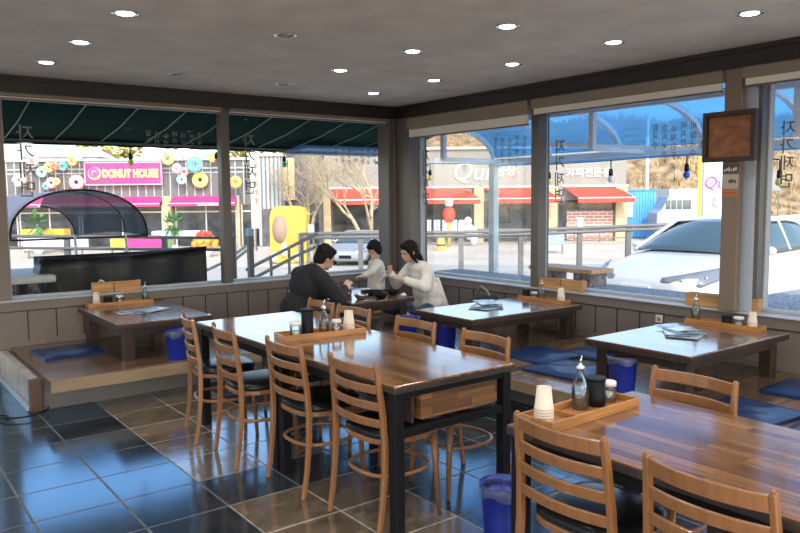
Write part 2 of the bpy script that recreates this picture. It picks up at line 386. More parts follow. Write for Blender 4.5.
# ------------------------------------------------------------------ ceiling downlights
LL=[(1.45,4.66,1,'largest at the upper left edge of the ceiling'),(1.44,5.67,1,'second one in the left row'),(1.41,6.62,1,'nearest the left street window'),
(2.49,6.59,0,'dim one near the left street window'),(2.53,4.64,0,'unlit one with a bare metal ring'),(3.59,5.60,1,'lit one in the middle, nearest the unlit one'),(3.55,6.57,0,'dim small one before the window behind the diners'),
(4.64,6.59,1,'closest to the corner column'),(3.6,4.58,1,'bright one in the centre of the ceiling'),(4.63,5.56,1,'small one above the corner side low table'),(3.61,3.57,1,'large one at the top middle'),(4.62,3.48,1,'second from the right, near the east windows'),(4.64,4.53,1,'between the two lit ones along the east windows'),(4.61,2.45,1,'largest at the upper right edge of the ceiling')]
proto={}
for x,y,on,desc in LL:
    lab=('lit' if on else 'unlit')+' round recessed downlight, '+desc
    if on not in proto:
        t=thing('recessed_downlight',lab,'ceiling light',(x,y,ZC),0,'recessed ceiling downlights'); proto[on]=t
        r=MB(); r.lathe([(.058,-.001),(.058,-.006),(.082,-.006),(.085,-.001)],n=28); r.build('trim_ring',m_chrome,t)
        l=MB(); l.lathe([(.0001,-.012),(.03,-.0115),(.05,-.008),(.057,-.002)],n=28) if on else l.lathe([(.0001,-.003),(.057,-.002)],n=28)
        l.build('lens',m_lampon if on else m_lampoff,t)
    else: dup(proto[on],(x,y,ZC),0,lab)
    if on:
        li=bpy.data.lights.new('downlight_lamp','SPOT'); li.energy=16; li.spot_size=radians(150); li.spot_blend=.9; li.shadow_soft_size=.05; li.color=(1,.95,.88)
        lo=bpy.data.objects.new('downlight_lamp',li); COL.objects.link(lo); lo.location=(x,y,ZC-.03)
# more of the same grid behind the camera
for x,y in ((.4,4.6),(.4,3.5),(.4,2.4),(.4,1.3),(1.45,3.5),(1.45,2.4),(1.45,1.3),(2.5,2.4),(2.5,1.3),(3.6,2.4),(3.6,1.3),(4.6,1.3),(2.5,.2),(1.4,.2),(.4,.2),(-.7,1.3),(-.7,3.5),(-.7,5.6)):
    li=bpy.data.lights.new('downlight_lamp','SPOT'); li.energy=16; li.spot_size=radians(150); li.spot_blend=.9; li.shadow_soft_size=.05; li.color=(1,.95,.88)
    lo=bpy.data.objects.new('downlight_lamp',li); COL.objects.link(lo); lo.location=(x,y,ZC-.03)
# ------------------------------------------------------------------ ladder-back chairs
def make_chair(loc,rz,label,group):
    t=thing('ladder_back_chair',label,'chair',loc,rz,group)
    def post(s): return [(-.235,s*.205,0),(-.212,s*.207,.14),(-.196,s*.207,.30),(-.190,s*.205,.44),(-.196,s*.200,.58),(-.212,s*.194,.72),(-.228,s*.190,.83)]
    for s in (-1,1):
        b=MB(); b.tube(post(s),[.018,.019,.021,.022,.021,.020,.018],n=4,flat=.8,rot=pi/4,fdir=(1,0,0),smooth=False)
        b.tube([(-.228,s*.190,.829),(-.2285,s*.190,.838)],[.016,.010],n=4,flat=.8,rot=pi/4,fdir=(1,0,0),smooth=False)
        b.build('back_post',m_wood,t,bevel=.005)
    for z,h in ((.545,.042),(.628,.042),(.711,.042),(.796,.052)):
        b=MB()
        xb=-.190-.0001; zz=[.44,.58,.72,.83]; xx=[-.190,-.196,-.212,-.228]; yy=[.205,.200,.194,.190]
        k=0
        for q in range(3):
            if zz[q]<=z<=zz[q+1]: k=q
        fr=(z-zz[k])/(zz[k+1]-zz[k]); xp=xx[k]+fr*(xx[k+1]-xx[k]); yp=yy[k]+fr*(yy[k+1]-yy[k])
        N=12; vs=[];fs=[]
        for i in range(N+1):
            u=-1+2*i/N; y=u*(yp-.006); bow=-.034*(1-u*u); hh=h/2*(1 if z<.75 else 1)
            tilt=-.006
            for dx,dz in ((-.007,-hh),(.007,-hh),(.007+tilt,hh),(-.007+tilt,hh)): vs.append((xp+bow+dx,y,z+dz))
        for i in range(N):
            for q in range(4):
                q2=(q+1)%4; fs.append((i*4+q,(i+1)*4+q,(i+1)*4+q2,i*4+q2))
        fs+=[(0,1,2,3),(N*4+3,N*4+2,N*4+1,N*4)]
        b.add(vs,fs,False); b.build('back_slat',m_wood,t,bevel=.004)
    # seat: rounded trapezoid ring + domed vinyl pad
    def outl(r,k,n=28):
        P=[]
        for i in range(n):
            a=2*pi*i/n; ca,sa=cos(a),sin(a); e=.62
            x=math.copysign(abs(ca)**e,ca)*.205*r; y=math.copysign(abs(sa)**e,sa)*(.205+.012*ca)*r
            P.append((x+.005,y))
        return P
    b=MB(); b.prism(outl(1.0,0),.028,M=T(0,0,.425)); b.build('seat_frame',m_wood,t,bevel=.006)
    b=MB(); rings=[(.97,.4535),(1.0,.463),(.99,.478),(.92,.490),(.75,.497),(.45,.501),(.1,.502)]; n=28; vs=[];fs=[]
    for r,z in rings:
        for x,y in outl(r,0): vs.append((x,y,z))
    for i in range(len(rings)-1):
        for k in range(n): fs.append((i*n+k,i*n+(k+1)%n,(i+1)*n+(k+1)%n,(i+1)*n+k))
    fs.append(tuple((len(rings)-1)*n+k for k in range(n))); fs.append(tuple(range(n))[::-1])
    b.add(vs,fs,True); b.build('seat_pad',m_vinyl,t)
    for s in (-1,1):
        b=MB(); b.tube([(.185,s*.168,0),(.170,s*.160,.25),(.158,s*.154,.428)],[.012,.016,.019],n=10); b.build('front_leg',m_wood,t)
    b=MB(); pts=[]
    for i in range(24):
        a=2*pi*i/24; ca,sa=cos(a),sin(a); pts.append((math.copysign(abs(ca)**.8,ca)*.185-.008,math.copysign(abs(sa)**.8,sa)*.188,.265))
    pts+=pts[:2]; b.tube(pts,.0105,n=8,cap=False); b.build('hoop_stretcher',m_wood,t)
    return t
gW='ladder-back chairs along the near side of the long table'; gE='ladder-back chairs along the far side of the long table'; gF='ladder-back chairs at the front right table'
ch=make_chair((2.05,4.76,0),radians(-12),'wooden ladder-back chair at the far left of the near side, beside the blue bin',gW)
for x,y,a,l,g_ in ((2.05,4.20,-6,'wooden ladder-back chair second from left on the near side, slats overlapping its left neighbour',gW),
 (2.12,3.58,0,'wooden ladder-back chair third along the near side, at the joint of the two tables',gW),
 (2.16,2.96,2,'wooden ladder-back chair on the near side closest to the black corner leg and camera',gW),
 (2.68,4.87,177,'wooden chair across the table directly behind the black utensil holder',gE),
 (2.68,4.40,182,'wooden chair across the table with its top rail behind the paper cups',gE),
 (2.68,3.69,180,'wooden chair across the table in front of the two blue bins',gE),
 (2.68,3.05,178,'wooden chair across the table nearest the drawer end',gE),
 (2.13,1.635,0,'wooden ladder-back chair left of the two in the foreground by the cup stack',gF),
 (2.12,1.09,0,'wooden ladder-back chair cut off by the bottom right corner of the photo',gF),
 (2.69,1.75,180,'wooden chair on the far side of the front right table',gF)):
    dup(ch,(x,y,0),radians(a),l,g_)
# ------------------------------------------------------------------ dining tables
def make_table(loc,label,group):
    t=thing('dining_table',label,'table',loc,0,group)      # local: x 0..0.78, y 0..1.18
    b=MB(); b.box(0,.78,0,1.18,.705,.745); b.build('tabletop',m_top,t,bevel=.006)
    b=MB(); b.box(-.0015,.7815,-.0015,1.1815,.707,.737); b.build('edge_band',m_lowleg,t,bevel=.003)
    for x in (.012,.713):
        for y in (.012,1.113):
            b=MB(); b.box(x,x+.055,y,y+.055,0,.704); b.build('leg',m_steel,t,bevel=.004)
    b=MB()
    for x in (.02,.725): b.box(x,x+.035,.068,1.112,.655,.703)
    for y in (.02,1.125): b.box(.068,.712,y,y+.035,.675,.703)
    b.build('apron',m_steel,t)
    b=MB(); b.box(.068,.712,.018,.058,.490,.530); b.build('crossbar',m_steel,t,bevel=.003)
    dr=MB(); x0,x1,y0,y1=.19,.70,.045,.44; z0,z1=.555,.672
    dr.box(x0,x1,y0,y0+.016,z0,z1); dr.box(x0,x1,y1-.016,y1,z0,z1); dr.box(x0,x0+.016,y0+.017,y1-.017,z0,z1); dr.box(x1-.016,x1,y0+.017,y1-.017,z0,z1); dr.box(x0,x1,y0,y1,z0-.010,z0-.001)
    dd=dr.build('drawer_box',m_drawer,t,bevel=.002)
    b=MB(); b.box(x0-.05,x0-.035,y0+.01,y1,z0-.02,.70); b.build('drawer_runner',m_lowleg,t)
    return t
gt='wooden dining tables on black steel frames'
tb=make_table((1.97,2.66,0),'long wooden dining table nearer half, with drawer end and corner leg in front',gt)
dup(tb,(1.97,3.845,0),0,'wooden dining table far half, pushed against the nearer table, chairs on both sides')
dup(tb,(1.97,.765,0),0,'large wooden dining table at the front right with cup stack on its corner')
# spoon handle on the drawer
s=MB(); s.tube([(2.24,2.72,.678),(2.33,2.735,.684),(2.40,2.76,.680)],[.004,.005,.004],n=8); s.ell((2.425,2.768,.680),(.028,.018,.006)); tag(s.build('spoon',m_chrome),'metal spoon lying on the table drawer, handle sticking out','spoon')
# ------------------------------------------------------------------ low tables on the raised floor
def low_table(x0,x1,y0,y1,label):
    t=thing('low_table',label,'table',((x0+x1)/2,(y0+y1)/2,DZ),0,'low floor tables by the windows')
    a,b_=(x1-x0)/2,(y1-y0)/2
    b=MB(); b.box(-a,a,-b_,b_,.27,.322)
    mt=b.build('tabletop',m_lowtop,t,bevel=.006)
    for sx in (-1,1):
        for sy in (-1,1):
            b=MB(); cx=sx*(a-.10); cy=sy*(b_-.10); b.box(cx-.045,cx+.045,cy-.045,cy+.045,0,.269); b.build('leg',m_lowleg,t,bevel=.004)
    b=MB(); b.box(-a+.06,a-.06,-b_+.06,-b_+.085,.21,.269); b.box(-a+.06,a-.06,b_-.085,b_-.06,.21,.269); b.box(-a+.06,-a+.085,-b_+.086,b_-.086,.21,.269); b.box(a-.085,a-.06,-b_+.086,b_-.086,.21,.269); b.build('apron',m_lowleg,t)
    sl=b=MB(); b.box(-a-.0015,a+.0015,-b_-.0015,b_+.0015,.273,.312); b.build('edge_band',m_lowleg,t)
    return t
low_table(1.75,2.56,6.14,7.44,'low dark wood table under the left street window')
low_table(3.87,4.65,5.92,7.22,'low dark wood table where the family eats')
low_table(4.10,5.50,4.45,5.21,'low dark wood table on the right beside the corner, menus on top')
low_table(4.18,5.46,2.53,3.35,'low dark wood table in front of the brown pillar')
# ------------------------------------------------------------------ cushions
def cushion(x,y,rz,label,m=None,s=.50,g_='dark blue floor cushions on the raised floor'):
    def fn(u,v):
        X=(u-.5)*s; Y=(v-.5)*s; e=max(abs(u-.5),abs(v-.5))*2
        puff=(1-e**5)*.022*(1-.25*sin(u*13+x)*sin(v*11+y))
        return (X,Y,.022+puff)
    def fb_(u,v): return ((u-.5)*s,(.5-v)*s,.002)
    b=MB(); b.grid(fn,16,16); n0=len(b.v)
    b.grid(fb_,1,1,smooth=False)
    # side skirt
    N=16
    for (f0) in ([(i/N,0) for i in range(N+1)],[(1,i/N) for i in range(N+1)],[(1-i/N,1) for i in range(N+1)],[(0,1-i/N) for i in range(N+1)]):
        vs=[];fs=[]
        for u,v in f0: 
            p=fn(u,v); vs+= [p,(p[0],p[1],.002)]
        for i in range(N): fs.append((2*i,2*i+1,2*i+3,2*i+2))
        b.add(vs,fs,False)
    o=b.build('floor_cushion',m or m_cush); o.location=(x,y,DZ); o.rotation_euler=(0,0,radians(rz)); tag(o,label,'cushion',g_ if m is None else None)
cushion(1.52,6.87,2,'dark blue floor cushion left of the low table under the left window')
cushion(4.60,4.15,-3,'dark blue floor cushion in front of the corner side low table')
cushion(4.36,3.655,4,'dark blue floor cushion between the low table and its blue bin')
cushion(5.02,3.86,2,'dark blue floor cushion farther back between the two right low tables')
cushion(4.32,2.24,-4,'dark blue floor cushion behind the front right chair')
cushion(5.12,2.20,3,'dark blue floor cushion in the shade at the right edge, nearer the wall')
cushion(4.30,1.68,5,'dark blue floor cushion half hidden by the front right table')
cushion(3.30,6.02,8,'olive yellow floor cushion under the man in black',m=m_cushy,s=.46)
# ------------------------------------------------------------------ bins
def make_bin(loc,label,h=.24,r=.10):
    t=thing('waste_bin',label,'bin',loc,0,'blue plastic waste bins')
    b=MB(); b.lathe([(r*.80,0),(r*.82,.004),(r,h-.012),(r*1.05,h-.010),(r*1.05,h),(r*.97,h),(r*.79,.012),(.0001,.012)],n=28); b.build('bucket',m_bin,t)
    l=MB()
    def fn(u,v):
        a=2*pi*u; rr=r*(1.075+.008*sin(9*a)) if v<.34 else r*(.95-.02*v)
        z=(h-.045-.012*sin(5*a)+ v/.34*(.049+.012*sin(5*a))) if v<.34 else h+.004-(v-.34)*.12
        return (rr*cos(a),rr*sin(a),z)
    l.grid(fn,36,6); l.build('liner',m_bag,t)
    return t
b0=make_bin((2.39,2.38,0),'blue bin standing on the tiles between the front tables',.275,.105)
b1=make_bin((2.20,6.03,DZ),'blue bin under the low table at the left')
for p,l in (((4.22,3.06,DZ),'blue bin with liner under the low table by the pillar'),((4.27,4.98,DZ),'blue bin, right one of the pair by the corner side low table'),((4.12,5.34,DZ),'blue bin, left one of the pair by the corner side low table')): dup(b1,p,0,l)
# ------------------------------------------------------------------ condiment trays
def tray(loc,rz,L,Wd,label,h=.036):
    t=thing('condiment_tray',label,'tray',loc,rz,'wooden condiment trays')
    b=MB(); b.box(-L/2,L/2,-Wd/2,Wd/2,0,.008); b.build('base',m_wooddk,t)
    b=MB(); b.box(-L/2,L/2,-Wd/2,-Wd/2+.01,.0085,h); b.box(-L/2,L/2,Wd/2-.01,Wd/2,.0085,h); b.box(-L/2,-L/2+.01,-Wd/2+.0105,Wd/2-.0105,.0085,h); b.box(L/2-.01,L/2,-Wd/2+.0105,Wd/2-.0105,.0085,h)
    b.build('rim',m_wooddk,t,bevel=.002)
    b=MB(); b.box(-L/2+.16,-L/2+.168,-Wd/2+.011,Wd/2-.011,.0085,h-.006); b.build('divider',m_wooddk,t)
tray((2.375,3.985,.746),radians(-9),.56,.17,'wooden condiment tray across the middle of the long table')
tray((2.29,1.852,.746),radians(1),.54,.168,'wooden condiment tray at the end of the front right table')
TZ=DZ+.3225
tray((2.12,7.35,TZ),0,.62,.12,'wooden condiment tray on the low table under the left window')
tray((5.40,4.84,TZ),pi/2,.58,.12,'wooden condiment tray on the corner side low table')
tray((5.375,2.98,TZ),pi/2,.60,.12,'wooden condiment tray on the low table by the pillar')
def bottle(loc,label,sc=1.0):
    t=thing('pourer_bottle',label,'bottle',loc,0,'glass vinegar bottles with pourers')
    t.scale=(sc,sc,sc)
    b=MB(); b.lathe([(.030,0),(.033,.004),(.034,.085),(.030,.105),(.016,.135),(.013,.150),(.014,.162),(.0115,.162),(.0105,.150),(.0135,.134),(.027,.104),(.031,.084),(.031,.006),(.0001,.005)],n=24); b.build('glass_body',m_bottle,t)
    b=MB(); b.lathe([(.0001,.0055),(.0302,.0065),(.0302,.045),(.0001,.045)],n=24); b.build('liquid',m_liq,t)
    b=MB(); b.lathe([(.010,.155),(.011,.163),(.016,.164),(.016,.172),(.008,.176),(.005,.184),(.0001,.185)],n=16); b.build('stopper',m_white,t)
    b=MB(); b.tube([(0,0,.180),(.002,0,.200),(.010,0,.214)],[.004,.0035,.003],n=8); b.build('spout',m_chrome,t)
    return t
def jar(loc,label,r=.030,h=.066,lid=None):
    t=thing('condiment_jar',label,'jar',loc,0,'clear condiment jars')
    b=MB(); b.lathe([(r*.95,0),(r,.004),(r,h*.74),(r*.92,h*.76),(r*.88,h*.76),(r*.94,h*.72),(r*.94,.005),(.0001,.004)],n=22); b.build('glass_body',m_bottle,t)
    b=MB(); b.lathe([(.0001,.0045),(r*.92,.0055),(r*.92,h*.40),(.0001,h*.42)],n=22); b.build('seasoning',m_salt if lid!='dark' else mat('chili',(.16,.03,.015),.9),t)
    b=MB(); b.lathe([(r*.9,h*.765),(r*1.02,h*.77),(r*1.02,h*.97),(r*.9,h),(.0001,h)],n=22); b.build('lid',m_white if lid!='dark' else m_black,t)
    return t
def holder(loc,label,r=.042,h=.13):
    t=thing('utensil_holder',label,'holder',loc,0,'black utensil holders')
    b=MB(); b.lathe([(r*.96,0),(r,.004),(r,h),(r*.92,h),(r*.92,.01),(.0001,.01)],n=24); b.build('body',m_black,t)
    b=MB(); b.lathe([(r*1.01,h*.93),(r*1.05,h*.935),(r*1.05,h+.003),(r*.9,h+.003)],n=24); b.build('rim',m_black,t)
    return t
def cups(loc,label,n=6,r=.037,h=.085):
    t=thing('paper_cup_stack',label,'cups',loc,0,'stacks of upturned paper cups')
    for k in range(n):
        b=MB(); z=k*.0105
        rs=r*(1-.008*k); rt_=r*.70
        b.lathe([(rs,z+.002),(rs*1.05,z+.001),(rs*1.05,z+.005),(rs,z+.006),(rt_+.001,z+h),(rt_-.003,z+h+.001),(rt_-.004,z+h-.004),(.0001,z+h-.004)],n=24); b.build('cup',m_cup,t)
    return t
ZT=.755
jar((2.185,3.965,ZT),'clear jar with white lid left of the black holder on the long table',.036,.105)
holder((2.275,3.975,ZT),'tall black utensil holder on the long table tray',.038,.17)
bottle((2.40,3.985,ZT),'glass pourer bottle on the long table, right of the black holder',1.0)
jar((2.475,3.955,ZT),'small white capped jar beside the pourer bottle on the long table',.03,.088)
cups((2.562,3.945,ZT),'stack of paper cups at the right end of the long table tray')
cups((2.072,1.85,ZT),'stack of paper cups nearest the camera, behind the front chair')
bottle((2.325,1.885,ZT),'glass pourer bottle on the front right table',1.0)
holder((2.415,1.88,ZT),'short black utensil holder on the front right table',.040,.112)
jar((2.505,1.885,ZT),'glass seasoning jar at the right end of the front right tray',.032,.085)
z=TZ+.009
cups((1.90,7.345,z),'white cup stack on the tray under the left window',6,.034,.075)
holder((2.01,7.35,z),'low black holder on the tray under the left window',.04,.075)
jar((2.12,7.35,z),'small jar with label on the tray under the left window',.034,.085)
bottle((2.37,7.36,z),'clear pourer bottle standing in front of the left window',.9)
holder((5.40,5.07,z),'small black holder at the left of the corner side table tray',.036,.085)
jar((5.40,4.96,z),'small seasoning jar on the corner side table tray',.03,.07)
bottle((5.40,4.86,z),'clear pourer bottle on the corner side table below the mullion',.95)
cups((5.40,4.62,z),'white cup stack on the corner side table tray',6,.036,.085)
bottle((5.375,3.22,z),'clear pourer bottle on the low table left of the pillar',1.05)
holder((5.375,2.96,z),'low black holder at the foot of the brown pillar',.038,.07)
jar((5.375,2.865,z),'clear jar on the low table right of the pillar foot',.036,.08)
cups((5.375,2.76,z),'white cup stack on the low table right of the pillar foot',6,.034,.075)
# wooden boxes on the sills
def wbox(loc,rz,L,label,twin=False):
    t=thing('wooden_tissue_box',label,'box',loc,rz,'wooden boxes on the window sills')
    h,Wd=.105,.075
    parts=[(-L/2,-.04),( .0,L/2)] if twin else [(-L/2,L/2)]
    parts=[(-L/2,-L*.08),(-L*.06,L/2)] if twin else parts
    for a,b_ in parts:
        b=MB(); b.box(a,b_,-Wd/2,Wd/2,0,h); b.build('box_body',m_box,t,bevel=.003)
        k=MB(); k.box(a+.03,b_-.03,-.012,.012,h,h+.002); k.build('slot',m_groove,t)
    return t
wbox((2.14,7.515,.711),0,.46,'pair of wooden boxes on the sill under the left window',True)
s=MB(); s.grid(lambda u,v:(1.995+(u-.5)*.05+.01*sin(v*5),7.515+(v-.5)*.02,.815+.035*(1-(2*u-1)**2)*(.6+.4*sin(u*7+v*3))),8,4); tag(s.build('paper_tissue',m_white,solid=.002),'white tissue tuft poking out of the sill box at left','tissue')
wbox((5.655,4.86,.696),pi/2,.62,'long wooden box on the sill by the slim mullion',True)
wbox((5.665,3.16,.696),pi/2,.62,'long wooden box on the sill behind the brown pillar')
# menus
def menus(loc,rz,label,n=3,w_=.30,l_=.21):
    t=thing('menu_sheets',label,'menu',loc,rz,'laminated menu sheets on the low tables')
    for k in range(n):
        b=MB(); a=radians(17*k-14); ox,oy=(k-1)*.07,(k%2)*.05
        b.grid(lambda u,v:(ox+(u-.5)*w_*cos(a)-(v-.5)*l_*sin(a),oy+(u-.5)*w_*sin(a)+(v-.5)*l_*cos(a),.002+.004*k+.006*abs(2*u-1)**3*(1+k*.3)),10,4)
        b.build('sheet',m_paper,t,solid=.001)
menus((2.13,6.72,TZ+.001),.1,'blue and white menu sheets on the low table at the left')
menus((4.72,4.90,TZ+.001),.5,'blue and white menu sheets on the corner side low table',4)
menus((4.86,2.98,TZ+.001),.6,'blue and white menu sheets on the low table by the pillar',4)
# bag by the east wall, outlet, cable
t=thing('shoulder_bag','dark shoulder bag slumped against the wall behind the woman','bag',(5.33,5.62,DZ))
b=MB(); b.ell((0,0,.16),(.14,.17,.16),16,10); b.ell((-.03,.10,.12),(.10,.11,.12)); b.ell((.03,-.10,.22),(.09,.10,.11)); o=b.build('pouch',mat('bag_cloth',(.02,.02,.022),.6,bump=(8,.6)),t)
b=MB(); b.tube([(0,-.13,.28),(-.02,-.08,.37),(-.02,0,.40),(0,.08,.34),(.02,.13,.22)],.012,n=8); b.build('strap',mat('bag_strap',(.25,.25,.24),.5),t)
t=thing('wall_outlet','small white wall outlet under the east sill','outlet',(XE-.001,3.69,.55))
b=MB(); b.box(-.010,0,-.035,.035,-.035,.035); b.build('plate',m_outlet,t,bevel=.003); b=MB(); b.lathe([(.0001,0),(.018,.001),(.018,.003)],n=16,M=T(-.010,0,0)@Ry(-pi/2)); b.build('socket',m_lampoff,t)
b=MB(); pts=[(.80+.09*cos(a)+.02*k,6.02+.10*sin(a),.006+.002*k) for k,a in enumerate([i*.45 for i in range(16)])]; b.tube(pts,.006,n=6); tag(b.build('floor_cable',m_black),'black cable loop on the floor at the left edge','cable')
# board on the pillar + stickers
t=thing('framed_wooden_board','dark framed wooden board hung high on the brown pillar','picture',(5.53,3.05,2.06))
Wb,Hb=.42,.385
b=MB(); b.box(-.062,-.004,-Wb/2,Wb/2,-Hb/2,-Hb/2+.035); b.box(-.062,-.004,-Wb/2,Wb/2,Hb/2-.035,Hb/2); b.box(-.062,-.004,-Wb/2,-Wb/2+.035,-Hb/2+.0355,Hb/2-.0355); b.box(-.062,-.004,Wb/2-.035,Wb/2,-Hb/2+.0355,Hb/2-.0355); b.build('frame',m_signf,t,bevel=.003)
b=MB(); b.box(-.032,-.006,-Wb/2+.0355,Wb/2-.0355,-Hb/2+.0355,Hb/2-.0355); b.build('panel',m_sign,t)
t=thing('notice_sticker','stack of small paper notices stuck on the pillar below the board','sign',(5.529,3.052,1.72))
b=MB(); b.box(-.002,.001,-.066,.066,.055,.125); b.build('dark_plate',mat('plate_dark',(.10,.09,.08),.5),t)
b=MB(); b.box(-.002,.001,-.066,.066,-.06,.050); b.build('pale_plate',mat('plate_pale',(.42,.38,.32),.6),t)
b=MB(); b.box(-.002,.001,-.066,.066,-.125,-.063); b.build('orange_plate',mat('plate_orange',(.36,.18,.07),.6),t)
b=MB()
for k in range(6): b.box(-.003,-.002,-.05+.018*k,-.05+.018*k+.012,.08-.006*(k%2),.105-.008*(k%3))
b.build('white_marks',m_white,t)
b=MB()
for k in range(4): b.box(-.003,-.002,-.045+.016*k,-.045+.016*k+.011,-.02+.006*(k%2),.004+.005*(k%3))
b.build('black_marks',m_black,t)
b=MB()
for k in range(6): b.box(-.003,-.002,-.045+.016*k,-.045+.016*k+.010,-.10,-.087)
b.build('red_marks',mat('mark_red',(.5,.03,.02),.6),t)
# ------------------------------------------------------------------ text helper
def text_obj(body,size,M,name,m,parent=None,ext=.0,vert=False,shear=0,offset=0,align='CENTER'):
    cu=bpy.data.curves.new(name,'FONT'); cu.body=body; cu.size=size; cu.extrude=ext; cu.align_x=align; cu.align_y='CENTER'; cu.shear=shear; cu.offset=offset
    cu.resolution_u=4
    tmp=bpy.data.objects.new('tmp',cu); COL.objects.link(tmp)
    bpy.context.view_layer.update()
    dg=bpy.context.evaluated_depsgraph_get()
    me=bpy.data.meshes.new_from_object(tmp.evaluated_get(dg))
    bpy.data.objects.remove(tmp); 
    me.transform(M); me.name=name; me.materials.clear(); me.materials.append(m)
    o=bpy.data.objects.new(name,me); COL.objects.link(o)
    if parent: o.parent=parent
    return o
def join_meshes(objs,name,m):
    b=MB()
    for o in objs:
        me=o.data; b.add([v.co.copy() for v in me.vertices],[tuple(p.vertices) for p in me.polygons])
        bpy.data.objects.remove(o)
    return b.build(name,m)
# lettering reads from outside: text +x points to -X (north panes) or +Y (east panes)
MN=Matrix(((-1,0,0,0),(0,0,1,YG+.006),(0,1,0,0),(0,0,0,1)))
ME=Matrix(((0,0,1,XG+.006),(1,0,0,0),(0,1,0,0),(0,0,0,1)))
def lettering(axis,a,ztop,chars,size,pitch):
    Mx=MN if axis=='N' else ME; L=[]
    for k,chv in enumerate(chars):
        z=ztop-pitch*(k+.5)
        P=T(a,0,z) if axis=='N' else T(0,a,z)
        L.append(text_obj(chv,size,P@Mx,'t',m_decal,offset=size*.012))
    return L
BIG='자가제면'
def big(axis,a,zt,label,sz=.165,pi_=.172):
    tag(join_meshes(lettering(axis,a,zt,BIG,sz,pi_),'window_lettering',m_decal),label,'lettering','large letters stuck on the windows')
def small(axis,a0,step,zt,cols,label,size=.068,pitch=.075):
    L=[]
    for k,cs in enumerate(cols): L+=lettering(axis,a0+step*k,zt-(.012*(k%3)),cs,size,pitch)
    tag(join_meshes(L,'menu_lettering',m_decal),label,'lettering','small menu lettering stuck on the windows')
def axN(u): 
    d=CRT*((u-PW/2)/F)-CUP*((170-PH/2)/F)+CFW; return d.x*YG/d.y
def axE(u):
    d=CRT*((u-PW/2)/F)-CUP*((170-PH/2)/F)+CFW; return d.y*XG/d.x
big('N',axN(27),2.32,'large grey letters in a column at the far left window edge')
big('N',axN(250),2.34,'large grey letters in a column right of the north mullion')
big('E',axE(425),2.20,'large letters in a column beside the corner column on the east window')
big('E',axE(559),2.18,'large letters in a column right of the slim east mullion',.155,.162)
big('E',axE(786),2.17,'large letters in a column on the window at the right edge',.125,.132)
MENU=['칼국수','잔치국수','수제만두','바지락','비빔국수','만두','콩국수','김치']
xs=[axN(u) for u in (150,201)]
small('N',xs[0],(xs[1]-xs[0])/6,2.33,['칼국수','잔치국수','수제만두','바지락','비빔국수','만두국','콩국수'],'seven columns of small menu letters over the shop sign')
xs=[axN(u) for u in (337,375)]
small('N',xs[0],(xs[1]-xs[0])/6,2.26,['칼국수','잔치국','수제만','바지락','비빔면','만두국','콩국수'],'columns of small menu letters above the bare tree',size=.062,pitch=.072)
xs=[axE(u) for u in (495,524)]
small('E',xs[0],(xs[1]-xs[0])/4,2.27,['칼국수','잔치국수','수제만두','바지락','만두국'],'five columns of small letters left of the slim east mullion',size=.066,pitch=.074)
xs=[axE(u) for u in (654,702)]
small('E',xs[0],(xs[1]-xs[0])/5,2.24,['칼국수','잔치국수','수제만두','바지락','비빔국수','만두국'],'six columns of small letters left of the framed board')
# ------------------------------------------------------------------ PEOPLE
m_skin=mat('skin',(.62,.38,.28),.5,noise=(9,.05)); m_hair=mat('black_hair',(.010,.008,.007),.7,spec=.2,bump=((60,60,12),.5))
m_eye=mat('eye_dark',(.02,.015,.012),.2); m_lip=mat('lips',(.45,.16,.14),.45)
m_knit=mat('black_knit',(.014,.014,.016),.85,bump=(50,.3)); m_jean=mat('dark_trousers',(.02,.022,.03),.85)
m_cream=mat('cream_coat',(.84,.81,.75),.85,noise=((14,14,1.2),.14)); m_child=mat('cream_child_top',(.74,.70,.62),.85,noise=(11,.12)); m_childp=mat('child_trousers',(.45,.42,.40),.9)
def fuse(b,name,m,parent,vox=.009,sm=4):
    o=b.build(name,m,parent)
    r=o.modifiers.new('r','REMESH'); r.mode='VOXEL'; r.voxel_size=vox; r.use_smooth_shade=True
    s_=o.modifiers.new('s','SMOOTH'); s_.factor=.5; s_.iterations=sm
    return o
def head(b,c,yaw,pitch,sc=1.0):
    M=T(*c)@Rz(yaw)@Ry(pitch)@Matrix.Scale(sc,4)       # local +x = face direction
    b.ell((0,0,.015),(.092,.074,.105),16,12,M=M)        # cranium
    b.ell((.028,0,-.045),(.062,.056,.070),14,10,M=M)    # jaw
    b.ell((.062,0,-.088),(.024,.026,.022),10,8,M=M)     # chin
    b.ell((.098,0,-.022),(.017,.012,.022),10,8,M=M)     # nose
    b.ell((.085,0,.006),(.012,.009,.03),10,8,M=M)
    for s_ in (-1,1):
        b.ell((.0,s_*.077,-.012),(.020,.009,.030),10,8,M=M)
        b.ell((.082,s_*.031,.018),(.014,.026,.010),10,8,M=M)  # brow
    b.ell((.087,0,-.060),(.014,.024,.013),10,8,M=M)
    return M
def face(t,M):
    e=MB()
    for s_ in (-1,1): e.ell((.083,s_*.030,-.004),(.009,.012,.007),10,8,M=M)
    e.build('eyes',m_eye,t)
    l=MB(); l.ell((.098,0,-.060),(.006,.022,.007),10,6,M=M); l.build('lips',m_lip,t)
